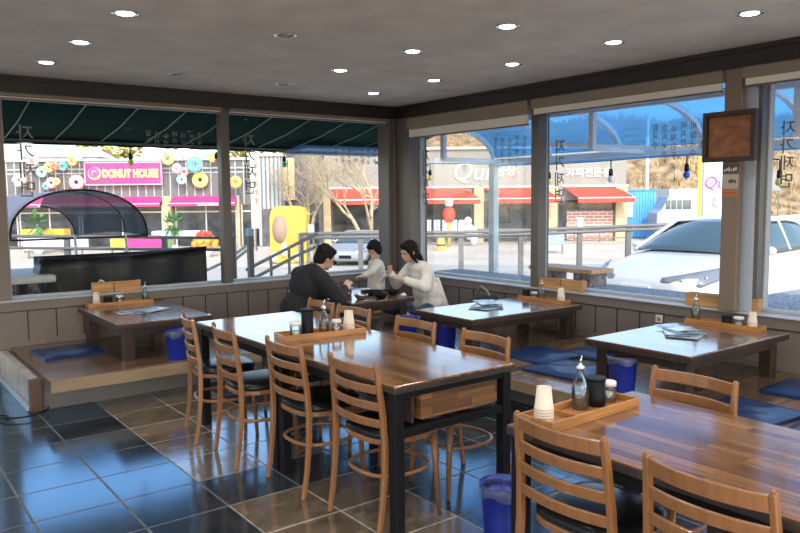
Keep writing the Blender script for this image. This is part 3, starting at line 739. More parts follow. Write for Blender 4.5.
def hand(b,w_,d,palmn,curl=.6,sc=1.0,side=1):
    """palm + four bent fingers + thumb; w_ wrist, d direction, palmn palm normal"""
    d=Vector(d).normalized(); n=Vector(palmn); n=(n-d*n.dot(d)).normalized(); x=d.cross(n)*side; w_=Vector(w_)
    pc=w_+d*.045*sc
    for k in range(4):
        b.cap(w_+x*(k-1.5)*.012*sc+d*.01*sc,w_+x*(k-1.5)*.019*sc+d*.085*sc,.013*sc,.011*sc,8)
    for k,L in enumerate((.062,.072,.068,.052)):
        p=w_+x*(k-1.5)*.0205*sc+d*.088*sc; q=d
        for j in range(3):
            ang=curl*(.5+j*.5)
            q2=(d*cos(ang)+n*sin(ang)); l=L*(.45,.32,.26)[j]*sc
            b.cap(p,p+q2*l,.0088*sc,.0078*sc,8); p=p+q2*l
    p=w_-x*.028*sc+d*.02*sc; q=(d*.7-x*.65+n*.25).normalized(); b.cap(p,p+q*.038*sc,.012*sc,.010*sc,8); p=p+q*.038*sc; q=(d*.9-x*.1+n*.4).normalized(); b.cap(p,p+q*.03*sc,.010*sc,.0085*sc,8)
def limb(b,pts,rs):
    for i in range(len(pts)-1): b.cap(pts[i],pts[i+1],rs[i],rs[i+1],12)
# --- man in black, seen from behind, facing +X
M0=(3.25,6.0,DZ)
t=thing('person','person in a black sweater sitting cross-legged with back to camera, leaning over the table','person',M0)
def L(p): return (p[0]-M0[0],p[1]-M0[1],p[2]-M0[2])
pel=L((3.25,6.0,.43)); wai=L((3.31,6.0,.60)); che=L((3.42,6.0,.80)); upc=L((3.48,6.0,.91)); nek=L((3.55,5.99,.955)); hd=L((3.63,5.985,1.055))
shR=L((3.47,5.80,.89)); shL=L((3.47,6.20,.89)); elR=L((3.62,5.72,.68)); wrR=L((3.80,5.92,.76)); elL=L((3.68,6.30,.67)); wrL=L((3.93,6.24,.67))
hipR=L((3.30,5.90,.40)); hipL=L((3.30,6.10,.40)); knR=L((3.62,5.74,.42)); knL=L((3.62,6.28,.42)); anR=L((3.60,6.05,.35)); anL=L((3.50,5.95,.35))
body=MB()
body.ell(pel,(.14,.175,.12)); body.ell(wai,(.12,.155,.14)); body.ell(che,(.125,.17,.16)); body.ell(upc,(.10,.17,.09))
body.cap(upc,nek,.065,.056); body.cap(nek,hd,.055,.052)
for a,b2,c2 in ((shR,elR,wrR),(shL,elL,wrL)): limb(body,[upc,a,b2,c2],[.075,.062,.048,.030])
hand(body,wrR,(.65,.25,.45),(.3,.6,-.5),.9,1,1); hand(body,wrL,(1,-.1,-.02),(0,0,-1),.5,1,-1)
for h_,k_,a_ in ((hipR,knR,anR),(hipL,knL,anL)): limb(body,[h_,k_,a_],[.088,.062,.042])
for a_,dx in ((anR,.0),(anL,.0)): body.cap(a_,(a_[0]+.12,a_[1]+.04,a_[2]-.02),.036,.026)
HM=head(body,hd,radians(-8),radians(24),.95)
fuse(body,'body',m_skin,t,.009); face(t,HM)
cl=MB(); g_=.014
cl.ell(pel[:2]+(pel[2]+.03,),(.155,.19,.11)); cl.ell(wai,(.14,.175,.15)); cl.ell(che,(.145,.19,.17)); cl.ell(upc,(.115,.185,.095)); cl.cap(upc,Vector(upc).lerp(Vector(nek),.75),.085,.066)
for a,b2,c2 in ((shR,elR,wrR),(shL,elL,wrL)):
    c3=tuple(Vector(b2).lerp(Vector(c2),.93)); limb(cl,[upc,a,b2,c3],[.10,.082,.066,.046])
fuse(cl,'sweater',m_knit,t,.010)
tr=MB(); tr.ell(pel,(.15,.185,.115))
for h_,k_,a_ in ((hipR,knR,anR),(hipL,knL,anL)): limb(tr,[h_,k_,tuple(Vector(k_).lerp(Vector(a_),.85))],[.10,.075,.055])
fuse(tr,'trousers',m_jean,t,.011)
hr=MB(); hr.ell((-.018,0,.035),(.100,.086,.100),18,12,M=HM); hr.ell((-.045,0,-.020),(.070,.078,.085),16,10,M=HM); hr.ell((.035,0,.085),(.062,.070,.040),14,10,M=HM)
for s_ in (-1,1): hr.ell((-.012,s_*.066,.02),(.055,.020,.055),12,8,M=HM)
random.seed(3)
for k in range(26):
    a=random.uniform(0,2*pi); e=random.uniform(.0,1.3); hr.ell((-.02+.095*cos(a)*cos(e),.08*sin(a)*cos(e),.04+.092*sin(e)),.016,8,6,M=HM)
fuse(hr,'hair',m_hair,t,.008,2)
# --- woman facing -X, light coat, long tied hair
M0=(5.08,6.30,DZ)
t=thing('person','person with long dark hair in a pale cream coat sitting by the corner window','person',M0)
pel=L((5.12,6.30,.42)); wai=L((5.11,6.30,.58)); che=L((5.06,6.31,.75)); upc=L((5.03,6.31,.85)); nek=L((4.985,6.32,.925)); hd=L((4.915,6.335,1.035))
shR=L((5.02,6.46,.83)); shL=L((5.02,6.16,.83)); elL=L((4.93,6.07,.66)); wrL=L((4.78,6.25,.74)); elR=L((4.90,6.56,.66)); wrR=L((4.72,6.42,.80))
hipR=L((5.08,6.40,.39)); hipL=L((5.08,6.20,.39)); knR=L((4.78,6.56,.40)); knL=L((4.80,6.02,.40)); anR=L((4.82,6.25,.345)); anL=L((4.92,6.35,.345))
body=MB(); body.ell(pel,(.125,.165,.11)); body.ell(wai,(.10,.13,.13)); body.ell(che,(.105,.145,.14)); body.ell(upc,(.085,.145,.075)); body.cap(upc,nek,.05,.044); body.cap(nek,hd,.043,.045)
for a,b2,c2 in ((shR,elR,wrR),(shL,elL,wrL)): limb(body,[upc,a,b2,c2],[.06,.048,.038,.024])
hand(body,wrR,(-.35,-.25,.75),(-.2,-.6,0),.8,.88,1); hand(body,wrL,(-.9,.1,.35),(.2,.3,-.8),.8,.88,1)
for h_,k_,a_ in ((hipR,knR,anR),(hipL,knL,anL)): limb(body,[h_,k_,a_],[.082,.056,.038])
for a_ in (anR,anL): body.cap(a_,(a_[0]-.10,a_[1]+.04,a_[2]-.02),.032,.024)
HM=head(body,hd,radians(172),radians(16),.97)
fuse(body,'body',m_skin,t,.009); face(t,HM)
cl=MB(); cl.ell((pel[0]+.01,pel[1],pel[2]+.02),(.165,.215,.13)); cl.ell((wai[0]+.015,wai[1],wai[2]),(.145,.185,.17)); cl.ell(che,(.130,.175,.15)); cl.ell(upc,(.105,.165,.085)); cl.cap(upc,Vector(upc).lerp(Vector(nek),.5),.075,.060)
for a,b2,c2 in ((shR,elR,wrR),(shL,elL,wrL)): limb(cl,[upc,a,b2,tuple(Vector(b2).lerp(Vector(c2),.9))],[.085,.074,.062,.046])
for k in range(7): # soft folds down the back
    yy=-.15+.05*k; cl.cap((che[0]+.10,yy,che[2]-.02),(pel[0]+.15,yy*1.2,pel[2]-.02),.022,.030,8)
fuse(cl,'coat',m_cream,t,.010,3)
tr=MB(); tr.ell(pel,(.135,.175,.10))
for h_,k_,a_ in ((hipR,knR,anR),(hipL,knL,anL)): limb(tr,[h_,k_,tuple(Vector(k_).lerp(Vector(a_),.9))],[.09,.066,.046])
fuse(tr,'trousers',mat('blue_denim',(.05,.08,.16),.85),t,.011)
hr=MB(); hr.ell((-.015,0,.032),(.102,.088,.098),18,12,M=HM); hr.ell((-.040,0,-.03),(.075,.082,.095),16,10,M=HM); hr.ell((.045,0,.078),(.052,.066,.036),14,10,M=HM)
hh=Vector(hd); 
limb(hr,[tuple(hh+Vector((.05,-.01,.0))),tuple(hh+Vector((.11,-.02,-.08))),tuple(hh+Vector((.165,-.03,-.17))),tuple(hh+Vector((.19,-.035,-.25)))],[.06,.050,.036,.014])
for s_ in (-1,1): limb(hr,[tuple(HM@Vector((.03,s_*.074,.03))),tuple(HM@Vector((.025,s_*.08,-.05))),tuple(HM@Vector((-.02,s_*.074,-.13)))],[.024,.02,.014])
fuse(hr,'hair',m_hair,t,.008,2)
# --- small child standing on the raised floor, reaching across
M0=(4.90,6.95,DZ)
t=thing('person','small child in a cream top standing at the table, one arm reaching out','person',M0)
pel=L((4.90,6.95,.60)); che=L((4.895,6.94,.80)); upc=L((4.89,6.94,.87)); nek=L((4.885,6.94,.92)); hd=L((4.87,6.935,1.035))
shR=L((4.89,7.03,.865)); shL=L((4.87,6.85,.865)); elL=L((4.74,6.80,.79)); wrL=L((4.61,6.80,.755)); elR=L((4.97,7.06,.77)); wrR=L((4.90,6.93,.70))
elR=L((4.99,6.98,.77)); shR=L((4.93,6.98,.865)); wrR=L((4.965,6.87,.71))
body=MB(); body.ell(pel,(.085,.095,.09)); body.ell(che,(.08,.095,.12)); body.cap(pel,che,.085,.08); body.ell(upc,(.06,.095,.05)); body.cap(upc,nek,.04,.036); body.cap(nek,hd,.036,.04)
for a,b2,c2 in ((shR,elR,wrR),(shL,elL,wrL)): limb(body,[upc,a,b2,c2],[.045,.034,.029,.020])
hand(body,wrL,(-1,.05,-.1),(0,0,-1),.5,.62,-1); hand(body,wrR,(-.5,-.3,-.6),(-.6,.3,0),.7,.62,1)
for s_ in (-1,1):
    limb(body,[(pel[0],pel[1]+s_*.045,pel[2]-.04),(pel[0]+.005,pel[1]+s_*.05,pel[2]-.17),(pel[0]+.01,pel[1]+s_*.05,.035)],[.055,.042,.028]); body.cap((pel[0]+.01,pel[1]+s_*.05,.028),(pel[0]-.07,pel[1]+s_*.055,.022),.026,.019)
HM=head(body,hd,radians(195),radians(24),.86)
fuse(body,'body',m_skin,t,.008); face(t,HM)
cl=MB(); cl.ell(pel,(.105,.115,.10)); cl.ell(che,(.10,.115,.125)); cl.cap(pel,che,.105,.098); cl.ell(upc,(.075,.11,.058))
for a,b2,c2 in ((shR,elR,wrR),(shL,elL,wrL)): limb(cl,[upc,a,b2,tuple(Vector(b2).lerp(Vector(c2),.82))],[.062,.054,.046,.036])
fuse(cl,'top',m_child,t,.009)
tr=MB(); tr.ell((pel[0],pel[1],pel[2]-.03),(.095,.105,.075))
for s_ in (-1,1): limb(tr,[(pel[0],pel[1]+s_*.045,pel[2]-.05),(pel[0]+.005,pel[1]+s_*.05,pel[2]-.17),(pel[0]+.01,pel[1]+s_*.05,.07)],[.066,.052,.042])
fuse(tr,'trousers',m_childp,t,.010)
hr=MB(); hr.ell((-.012,0,.032),(.103,.088,.098),18,12,M=HM); hr.ell((-.035,0,-.025),(.078,.082,.085),16,10,M=HM); hr.ell((.05,0,.062),(.054,.068,.040),14,10,M=HM)
for s_ in (-1,1): hr.ell((.005,s_*.072,-.01),(.05,.022,.065),12,8,M=HM)
fuse(hr,'hair',m_hair,t,.008,2)
# food on the family table
t=thing('grill_pan','black grill pan on the family table','pan',(4.42,6.35,TZ+.002)); b=MB(); b.lathe([(.10,0),(.12,.03),(.125,.035),(.115,.035),(.095,.008),(.0001,.007)],n=28); b.build('pan_body',m_black,t)
b=MB(); b.bar((.115,0,.028),(.25,-.06,.035),.022,.012); b.build('handle',m_black,t)
def dish(x,y,r,h,m,label,name='bowl',cat='bowl',fill=None):
    t=thing(name,label,cat,(x,y,TZ+.002)); b=MB(); b.lathe([(r*.55,0),(r*.6,.004),(r*.95,h*.8),(r,h),(r*.93,h),(r*.88,h*.75),(r*.5,.008),(.0001,.008)],n=26); b.build('dish_body',m,t)
    if fill: b=MB(); b.lathe([(.0001,h*.62),(r*.8,h*.6),(r*.84,h*.66),(.0001,h*.74)],n=22); b.build('contents',fill,t)
m_food=mat('red_stew',(.4,.09,.03),.4,noise=(40,.5)); m_rice=mat('noodles',(.75,.66,.45),.6,noise=(60,.3))
dish(4.30,6.02,.075,.05,m_black,'black bowl at the near edge of the family table',fill=m_food)
dish(4.55,6.15,.07,.05,m_black,'black bowl in front of the woman',fill=m_rice)
dish(4.12,6.11,.075,.05,m_chrome,'steel bowl in front of the man',fill=m_rice)
dish(4.12,6.62,.06,.03,m_white,'small white dish at the far end of the family table','plate','plate',m_food)
dish(4.52,6.62,.055,.03,m_white,'small white dish before the child','plate','plate',m_food)
t=thing('water_cup','dark water cup on the family table by the man','cup',(4.20,6.46,TZ+.002)); b=MB(); b.lathe([(.03,0),(.036,.11),(.033,.11),(.027,.006),(.0001,.006)],n=20); b.build('cup_body',mat('cup_grey',(.10,.11,.14),.3,metal=.6),t)
t=thing('napkin','crumpled white napkin at the right end of the family table','napkin',(4.56,5.99,TZ+.002)); b=MB(); b.ell((0,0,.016),(.035,.03,.016),10,6); b.ell((.02,.02,.02),(.02,.025,.018),8,6); b.build('paper',m_white,t)
b=MB(); b.tube([(3.99,5.965,TZ+.006),(4.19,5.945,TZ+.006)],.003,n=6); b.tube([(3.99,5.98,TZ+.006),(4.19,5.958,TZ+.006)],.003,n=6); tag(b.build('chopsticks',m_chrome),'pair of steel chopsticks lying on the family table','chopsticks')
# ------------------------------------------------------------------ OUTDOORS
RZ=atan2(ER.y,ER.x)
m_ground=mat('pale_concrete',(.58,.51,.41),.9,noise=(.35,.16),bump=(30,.2))
m_road=mat('road_asphalt',(.44,.41,.36),.9,noise=(.6,.12))
m_gravel=mat('terrace_gravel',(.36,.36,.37),.9,noise=(38,.65),bump=(45,.8))
m_wsteel=mat('white_steel',(.88,.91,.93),.4); m_gsteel=mat('grey_steel',(.17,.165,.155),.5)
m_blue=seethru('blue_polycarbonate',(.42,.74,1.0),.60,rough=.15,trl=(.50,.80,1.0),gl=.05,dcol=(.15,.42,.85))
m_green=mat('green_awning',(.003,.036,.026),.9,spec=.05,noise=(2,.15)); m_line=mat('awning_seam',(.35,.38,.35),.7)
m_tarp=mat('black_tarp',(.018,.018,.02),.55,bump=(3,.5)); m_mesh=seethru('dark_mesh',(.46,.52,.56),.66,rough=.4,trl=(.16,.18,.20),gl=.03,dcol=(.12,.14,.16))
m_fabric=mat('pale_blue_fabric',(.80,.84,1.0),.8)
m_facade=brickmat('grey_panels',(.145,.15,.15),(.125,.13,.13),(.62,.63,.62),.44,4.0,.02,0,.6,'xz')
m_facade2=brickmat('pale_panels',(.285,.275,.245),(.25,.24,.215),(.30,.29,.27),.50,9.0,.014,0,.6,'xz',grain=((6,6,6),.08))
m_corr=brickmat('corrugated_grey',(.42,.43,.42),(.46,.47,.46),(.16,.17,.17),.22,30,.05,0,.5,'xz')
m_pink=mat('hot_pink',(.80,.045,.22),.6); m_red=mat('red_canvas',(.80,.075,.045),.7,noise=(1.2,.08)); m_cream=brickmat('cream_stone',(.58,.47,.29),(.48,.39,.24),(.45,.38,.25),.45,.22,.012,.5,.8,'xz')
m_shop=mat('shop_glass',(.045,.05,.052),.08,spec=.6,noise=(1.4,.8)); m_darkb=mat('dark_cladding',(.10,.095,.10),.7,noise=(3,.4)); m_pbrick=brickmat('pink_brick',(.46,.25,.20),(.38,.21,.17),(.7,.62,.55),.5,.18,.02,.5,.8,'xz')
m_yel=mat('sunny_yellow',(.72,.46,.06),.6); m_lblue=mat('sky_blue_paint',(.10,.42,.80),.5); m_or=mat('orange_paint',(.85,.33,.06),.6); m_wht=mat('white_paint',(.70,.70,.68),.6); m_grn=mat('leaf_green',(.10,.26,.08),.7)
m_bark=mat('pale_bark',(.46,.37,.25),.9,noise=(6,.3)); m_hill=mat('dry_hill',(.34,.21,.10),1,noise=(1.1,.6,(.50,.36,.20)),bump=(2,1)); m_brush=mat('dry_brush',(.40,.25,.11),1,noise=(.8,.6)); m_foil=mat('yellow_leaves',(.50,.42,.10),1,noise=(3,.5))
def sthing(name,label,cat,u,v,D,group=None,z=None):
    p=SW(u,v,D)
    if z is not None: p.z=z
    t=thing(name,label,cat,p,RZ,group);
    return t
def RX(u,D,v=200): return SP(u,v,D)[0]
def ZZ(v,D,u=400): return SP(u,v,D)[2]
# ground in the street frame
g=MB(M=STREET)
def gf(u,v):
    D=-60+v*190; return (-75+u*150,D,zg(D))
g.grid(gf,10,190,smooth=True); struct(g.build('ground',m_ground))
g=MB(M=STREET); g.grid(lambda u,v:(-60+u*120,21+v*8,zg(21+v*8)+.012),4,10); struct(g.build('road',m_road))
g=MB(M=STREET)
for D_ in (21.2,28.6): g.grid(lambda u,v:(-60+u*120,D_+v*.16,zg(D_+v*.16)+.02),4,1)
struct(g.build('road_marking',m_wht))
# terrace outside the east windows
g=MB(); g.box(5.88,7.05,-2.0,7.9,-.1,.60); g.box(7.051,8.15,-2.0,3.70,-.1,.60); struct(g.build('terrace',m_gravel))
# outer skin of the building (roof) that shades the windows
g=MB(); g.box(XW-.4,XE+.35,YS-.3,YN+.34,ZC+.13,ZC+.42); struct(g.build('roof',m_trim))
# hill
g=MB(M=STREET)
def hf(u,v):
    r=-70+u*150; D=56+v*45
    top=11 if r>-4 else (4.5 if r<-16 else 4.5+6.5*(r+16)/12)
    z=-.9+top*sin(min(1,v*1.5)*pi/2)+.35*sin(r*1.3+v*9)+.3*sin(r*.6)
    return (r,D,z if v>0 else -1)
g.grid(hf,120,24); struct(g.build('hillside',m_hill))
b=MB(M=STREET); random.seed(5)
for i in range(5200):
    u=random.uniform(.42,1) ; v=random.uniform(.01,.75); p=Vector(hf(u,v)); h=random.uniform(.4,1.1); a=random.uniform(0,pi); w_=random.uniform(.05,.13)
    q=p+Vector((random.uniform(-.4,.4),random.uniform(-.2,.2),h)); b.add([p-Vector((w_*cos(a),w_*sin(a),.1)),p+Vector((w_*cos(a),w_*sin(a),-.1)),q],[(0,1,2)])
tag(b.build('dry_brush',m_brush),'dry brown brush covering the hillside behind the lot','brush',kind='stuff')
# ---- green awning outside the north windows
t=thing('window_awning','dark green canvas awning outside the street windows','awning',(0,YN+.29,2.66))
b=MB(); b.grid(lambda u,v:(-2.0+u*8.95,.0+v*1.62,-.02-v*.29-.03*sin(v*pi)),24,6); b.build('canvas',m_green,t,solid=.012)
b=MB(); b.grid(lambda u,v:(-2.0+u*8.95,1.62,-.315-v*.06-.012*abs(sin(u*60))*v),120,1,smooth=False); b.build('valance',m_green,t,solid=.008)
for k in range(17):
    x=-1.6+.52*k; b=MB(); b.tube([(x,.02,-.05),(x,.8,-.22),(x,1.58,-.33)],.006,n=6); b.build('rafter',m_line,t)
b=MB(); b.tube([(-2,1.60,-.345),(6.95,1.60,-.345)],.014,n=8); b.build('front_bar',m_gsteel,t)
t=thing('corner_canopy_panel','blue translucent canopy piece at the right end of the green awning','canopy',(5.85,9.22,2.27))
b=MB(); b.grid(lambda u,v:(-.85+1.8*u,.08-.45*v,.0+.075*v),8,3); b.build('sheet',m_blue,t,solid=.006)
b=MB(); b.tube([(-.86,.09,-.012),(.96,.09,-.012)],.012,n=8); b.build('edge_tube',m_wsteel,t)
# ---- blue canopy outside the east windows
t=thing('arched_canopy','blue translucent canopy with arched white steel ribs over the terrace','canopy',(0,0,0))
X0,X1,X2=5.90,6.12,7.00; ZA,ZB,ZO=2.60,2.52,2.10
def cp(s_):   # profile, 0..1
    if s_<.2: q=s_/.2; return (X0+(X1-X0)*q,ZA+(ZB-ZA)*q)
    a=(s_-.2)/.8*pi/2; return (X1+(X2-X1)*sin(a),ZO+(ZB-ZO)*cos(a))
ys=[7.17-1.0*k for k in range(10)]; YA=7.17
b=MB(); b.grid(lambda u,v:(cp(u)[0],YA+.02-9.4*v,cp(u)[1]+.035),22,10); b.build('roof_sheet',m_blue,t,solid=.006)
for k,y in enumerate(ys):
    b=MB(); pts=[(cp(i/18)[0],y,cp(i/18)[1]) for i in range(19)]
    b.tube(pts,.036,n=4,rot=pi/4,flat=1.0,fdir=(0,1,0),smooth=False); b.build('rib',m_wsteel,t)
for x,z,nm in ((X1,ZB-.03,'beam'),(X2,ZO-.02,'gutter_beam')):
    b=MB(); b.box(x-.03,x+.03,-2.2,YA+.06,z-.035,z+.035); b.build(nm,m_wsteel,t)
for y in (7.17,4.85,2.83,.83):
    b=MB(); b.box(X1-.028,X1+.028,y-.028,y+.028,ZO-.02,ZB-.07); b.build('strut',m_wsteel,t)
    b=MB(); b.box(X1,X2-.03,y-.022,y+.022,ZO-.03,ZO+.02); b.build('tie',m_wsteel,t)
b=MB(); b.bar((X1,5.5,2.18),(X2,4.2,2.075),.04,.04); b.build('brace',m_wsteel,t)
b=MB(); b.bar((X2,7.20,ZO),(X1+.1,8.8,ZO+.03),.04,.04); b.build('brace',m_wsteel,t)
for y in (7.17,-1.4):
    b=MB(); b.box(X2-.05,X2+.05,y-.05,y+.05,.601,ZO-.04); b.build('post',mat('post_white',(.62,.68,.66),.4) if y>2 else m_wsteel,t,bevel=.01)
b=MB(); b.grid(lambda u,v:(X2+.04,YA-9.4*u,ZO+.02-.10*v),10,2); b.build('skirt',m_blue,t,solid=.006)
# ---- string lights
def bulb(p,col,desc,name='string_bulb'):
    t=thing(name,desc,'bulb',p,0,'coloured bulbs on the outdoor cord')
    b=MB(); b.tube([(0,0,.0),(0,0,-.10)],.007,n=6); b.build('wire',m_black,t)
    b=MB(); b.lathe([(.018,-.17),(.026,-.16),(.022,-.10),(.010,-.085),(.0001,-.085)],n=12); b.build('socket',m_black,t)
    b=MB(); b.ell((0,0,-.205),(.036,.036,.042),14,10); b.build('globe',mat('bulb_'+desc.split()[0],col,.25),t)
def onplane(u,v,axis,val):
    d=CRT*((u-PW/2)/F)-CUP*((v-PH/2)/F)+CFW; k=val/(d.y if axis=='y' else d.x); return CAM+d*k
for u,v,c_,l_ in ((130,146,(.85,.75,.12),'yellow bulb hanging above the pink shop sign'),(216,146,(.85,.62,.35),'amber bulb hanging left of the north mullion'),(284,150,(.05,.55,.22),'green bulb hanging under the awning right of the mullion')):
    bulb(onplane(u,v,'y',9.50),c_,l_)
for u,v,c_,l_ in ((430,164,(.9,.60,.08),'golden bulb hanging beside the corner column'),(549,165,(.85,.85,.10),'lemon bulb hanging right of the slim east mullion'),(611,161,(.85,.85,.83),'white bulb hanging above the right red awning'),(687,155,(.02,.16,.75),'blue bulb hanging left of the framed board'),(780,160,(.85,.72,.25),'cream bulb hanging at the right edge')):
    bulb(onplane(u,v,'x',X2+.10),c_,l_)
b=MB(); b.tube([tuple(onplane(u,146+ (u-130)*.02,'y',9.50)) for u in (0,60,130,216,284,330)],.006,n=6); tag(b.build('light_cord',m_black),'thin black bulb cord under the green awning edge','cord')
b=MB(); b.tube([(X2+.10,9.2,2.08)]+[tuple(onplane(u,v,'x',X2+.10)) for u,v in ((430,163.5),(549,164.5),(611,160.5),(687,154.5),(780,159.5))],.006,n=6); tag(b.build('light_cord',m_black),'thin black bulb cord along the blue canopy edge','cord')
# ---- street side things close to the north windows
t=thing('covered_bench','bench wrapped in a black tarpaulin outside the left window','bench',(2.57,8.95,-.1))
def tf(u,v):
    x=-.91+1.82*u; y=-.42+.04*sin(u*23)*v+.03*sin(u*9+1)
    return (x,y-.05*(1-v)+.0,.02+1.08*v+.035*u*v-.03*sin(u*pi)*v)
b=MB(); b.grid(tf,60,10); b.grid(lambda u,v:(-.91+1.82*u,-.42+.36*v+.03*sin(u*9+1)*(1-v),1.10+.035*u-.03*sin(u*pi)-.05*sin(v*pi)),60,8)
b.grid(lambda u,v:(-.91+.03*sin(v*14),-.06-.36*u,.02+1.08*v),10,8); b.grid(lambda u,v:(.91+.03*sin(v*14),-.42+.36*u,.02+1.115*v),10,8); b.grid(lambda u,v:(.91-1.82*u,-.06,.02+1.09*v),30,4)
b.build('tarpaulin',m_tarp,t,solid=.008); b=MB(); b.tube([(-.90,-.46,1.10),(0,-.46,1.08),(.92,-.46,1.15)],.014,n=8); b.build('hem_cord',m_black,t)
# arched hood
t=thing('arched_hood','dark mesh sun hood with an arched frame and pale blue side cloth','sunshade',(0,0,0))
def A(s_): a=pi*(1-s_); return Vector((2.39+.81*cos(a),9.75,1.155+.60*max(0,sin(a))**.85))
def B(s_): a=pi/2*(1-s_); return Vector((2.09+.42*cos(a),10.6,1.14+.41*sin(a)))
b=MB(); b.grid(lambda u,v:tuple(A(.36+.64*u).lerp(B(u),v)+Vector((0,0,.06*sin(v*pi)))),28,8); b.build('mesh_cover',m_mesh,t,solid=.004)
b=MB(); b.grid(lambda u,v:tuple(A(.44*u).lerp(Vector((1.30,9.95,1.155+.50*u)),v)),14,4); b.build('side_cloth',m_fabric,t,solid=.004)
b=MB(); b.tube([tuple(A(i/28)) for i in range(29)],.014,n=8); b.build('front_hoop',m_black,t)
b=MB(); b.tube([tuple(B(i/14)) for i in range(15)],.010,n=8); b.build('rear_hoop',m_black,t)
b=MB(); b.tube([tuple(A(.36+.64*i/14).lerp(B(i/14),.3)+Vector((0,0,.05))) for i in range(15)],.008,n=6); b.build('mid_hoop',m_black,t)
for x0,x1 in ((2.30,2.34),(2.92,2.96)): b=MB(); b.tube([(x0,9.75,1.2),(x1,9.75,-.1)],.018,n=8); b.build('leg',m_wsteel,t)
b=MB(); b.tube([(1.58,9.75,1.155),(3.2,9.75,1.155)],.012,n=6); b.build('cross_tube',m_black,t)
# white slab bench at far left
t=thing('slab_bench','white slab bench on stone blocks at the left window edge','bench',(1.50,8.75,-.1))
b=MB(); b.box(-.36,.28,-.35,.75,.86,.94); b.build('slab',m_wht,t,bevel=.02)
for x in (-.18,.12): b=MB(); b.box(x-.09,x+.09,-.2,.6,0,.859); b.build('block',mat('rough_stone',(.20,.17,.17),.9,noise=(14,.6)),t,bevel=.02)
# railing in front of the street, north side
def railing(name,label,us,vt,D,rails,rmat,r=.022,post=.05,z0=None,capd=None):
    t=thing(name,label,'railing',STREET@Vector((RX(us[0],D),D,zg(D) if z0 is None else z0)),RZ)
    bz=t.location.z; x0=RX(us[0],D)
    for k,u in enumerate(us):
        zt=ZZ(vt[k],D,u)-bz; b=MB(); x=RX(u,D)-x0; b.box(x-post/2,x+post/2,-post/2,post/2,0,zt); pp=b.build('post',rmat,t)
        if capd and k in capd: b=MB(); b.box(x-post*.6,x+post*.6,-post*.6,post*.6,zt,zt+capd[k]); b.build('cap_light',m_wht,t,bevel=.01)
    for dz in rails:
        b=MB(); b.tube([(RX(u,D)-x0,-.045,ZZ(vt[k],D,u)-bz-dz) for k,u in enumerate(us)],r,n=8); b.build('rail',rmat,t)
    return t
railing('street_railing','grey two-bar railing behind the tarpaulin and hood',[-30,65,163,232],[234,235,236,236.5],10.6,(.02,.19),m_gsteel,post=.07)
railing('street_railing','long grey railing between the terrace and the road',[300,360,402,461,521,580,629,690,750],[233,232,231.5,231,229.5,227,225,223,221],15.2,(.02,.10),m_gsteel,r=.035,post=.10,capd={3:.18,5:.2})
# stair handrail
m_rail=mat('stair_rail_grey',(.40,.39,.37),.5)
t=thing('stair_railing','grey stepped handrail outside the window behind the diners','railing',(0,0,0))
for pts in (((246,270),(298,243),(318,234)),((252,279),(300,254),(320,245)),((262,288),(305,267),(322,258))):
    b=MB(); b.tube([tuple(SW(u,v,10.4)) for u,v in pts],.024,n=8); b.build('rail',m_rail,t)
for u,v in ((271,259),(289,249),(302,240)):
    b=MB(); p=SW(u,v,10.4); b.tube([(p.x,p.y,-.1),tuple(p)],.022,n=8); b.build('baluster',m_rail,t)
t=thing('stair_railing','short grey handrail just right of the north mullion','railing',(0,0,0))
for pts in (((190,278),(224,262),(246,246)),((232,262),(247,250))):
    b=MB(); b.tube([tuple(SW(u,v,11.6)) for u,v in pts],.024,n=8); b.build('rail',m_rail,t)
b=MB(); p=SW(226,261,11.6); b.tube([(p.x,p.y,-.1),tuple(p)],.022,n=8); b.build('baluster',m_rail,t)
p=SW(250,236,10.0)
t=thing('bollard_post','thick grey post with pale blue cap outside the second window','post',(p.x,p.y,-.1)); b=MB(); b.box(-.035,.035,-.035,.035,0,p.z+.1); b.build('shaft',m_gsteel,t); b=MB(); b.box(-.04,.04,-.04,.04,p.z+.101,p.z+.20); b.build('cap',mat('cap_blue',(.35,.55,.80),.5),t)
# plank seat on the terrace
t=thing('plank_seat','orange wooden plank seat on stone blocks outside the east window','bench',(6.78,5.68,.60))
b=MB(); b.box(-.20,.20,-.48,.46,.15,.195); b.build('plank',mat('orange_plank',(.66,.35,.18),.6,noise=((20,3,20),.2)),t,bevel=.006)
for y in (-.30,.28): b=MB(); b.box(-.15,.15,y-.12,y+.12,0,.149); b.build('stone_block',mat('stone_dark',(.26,.22,.20),.9,noise=(22,.6)),t,bevel=.01)
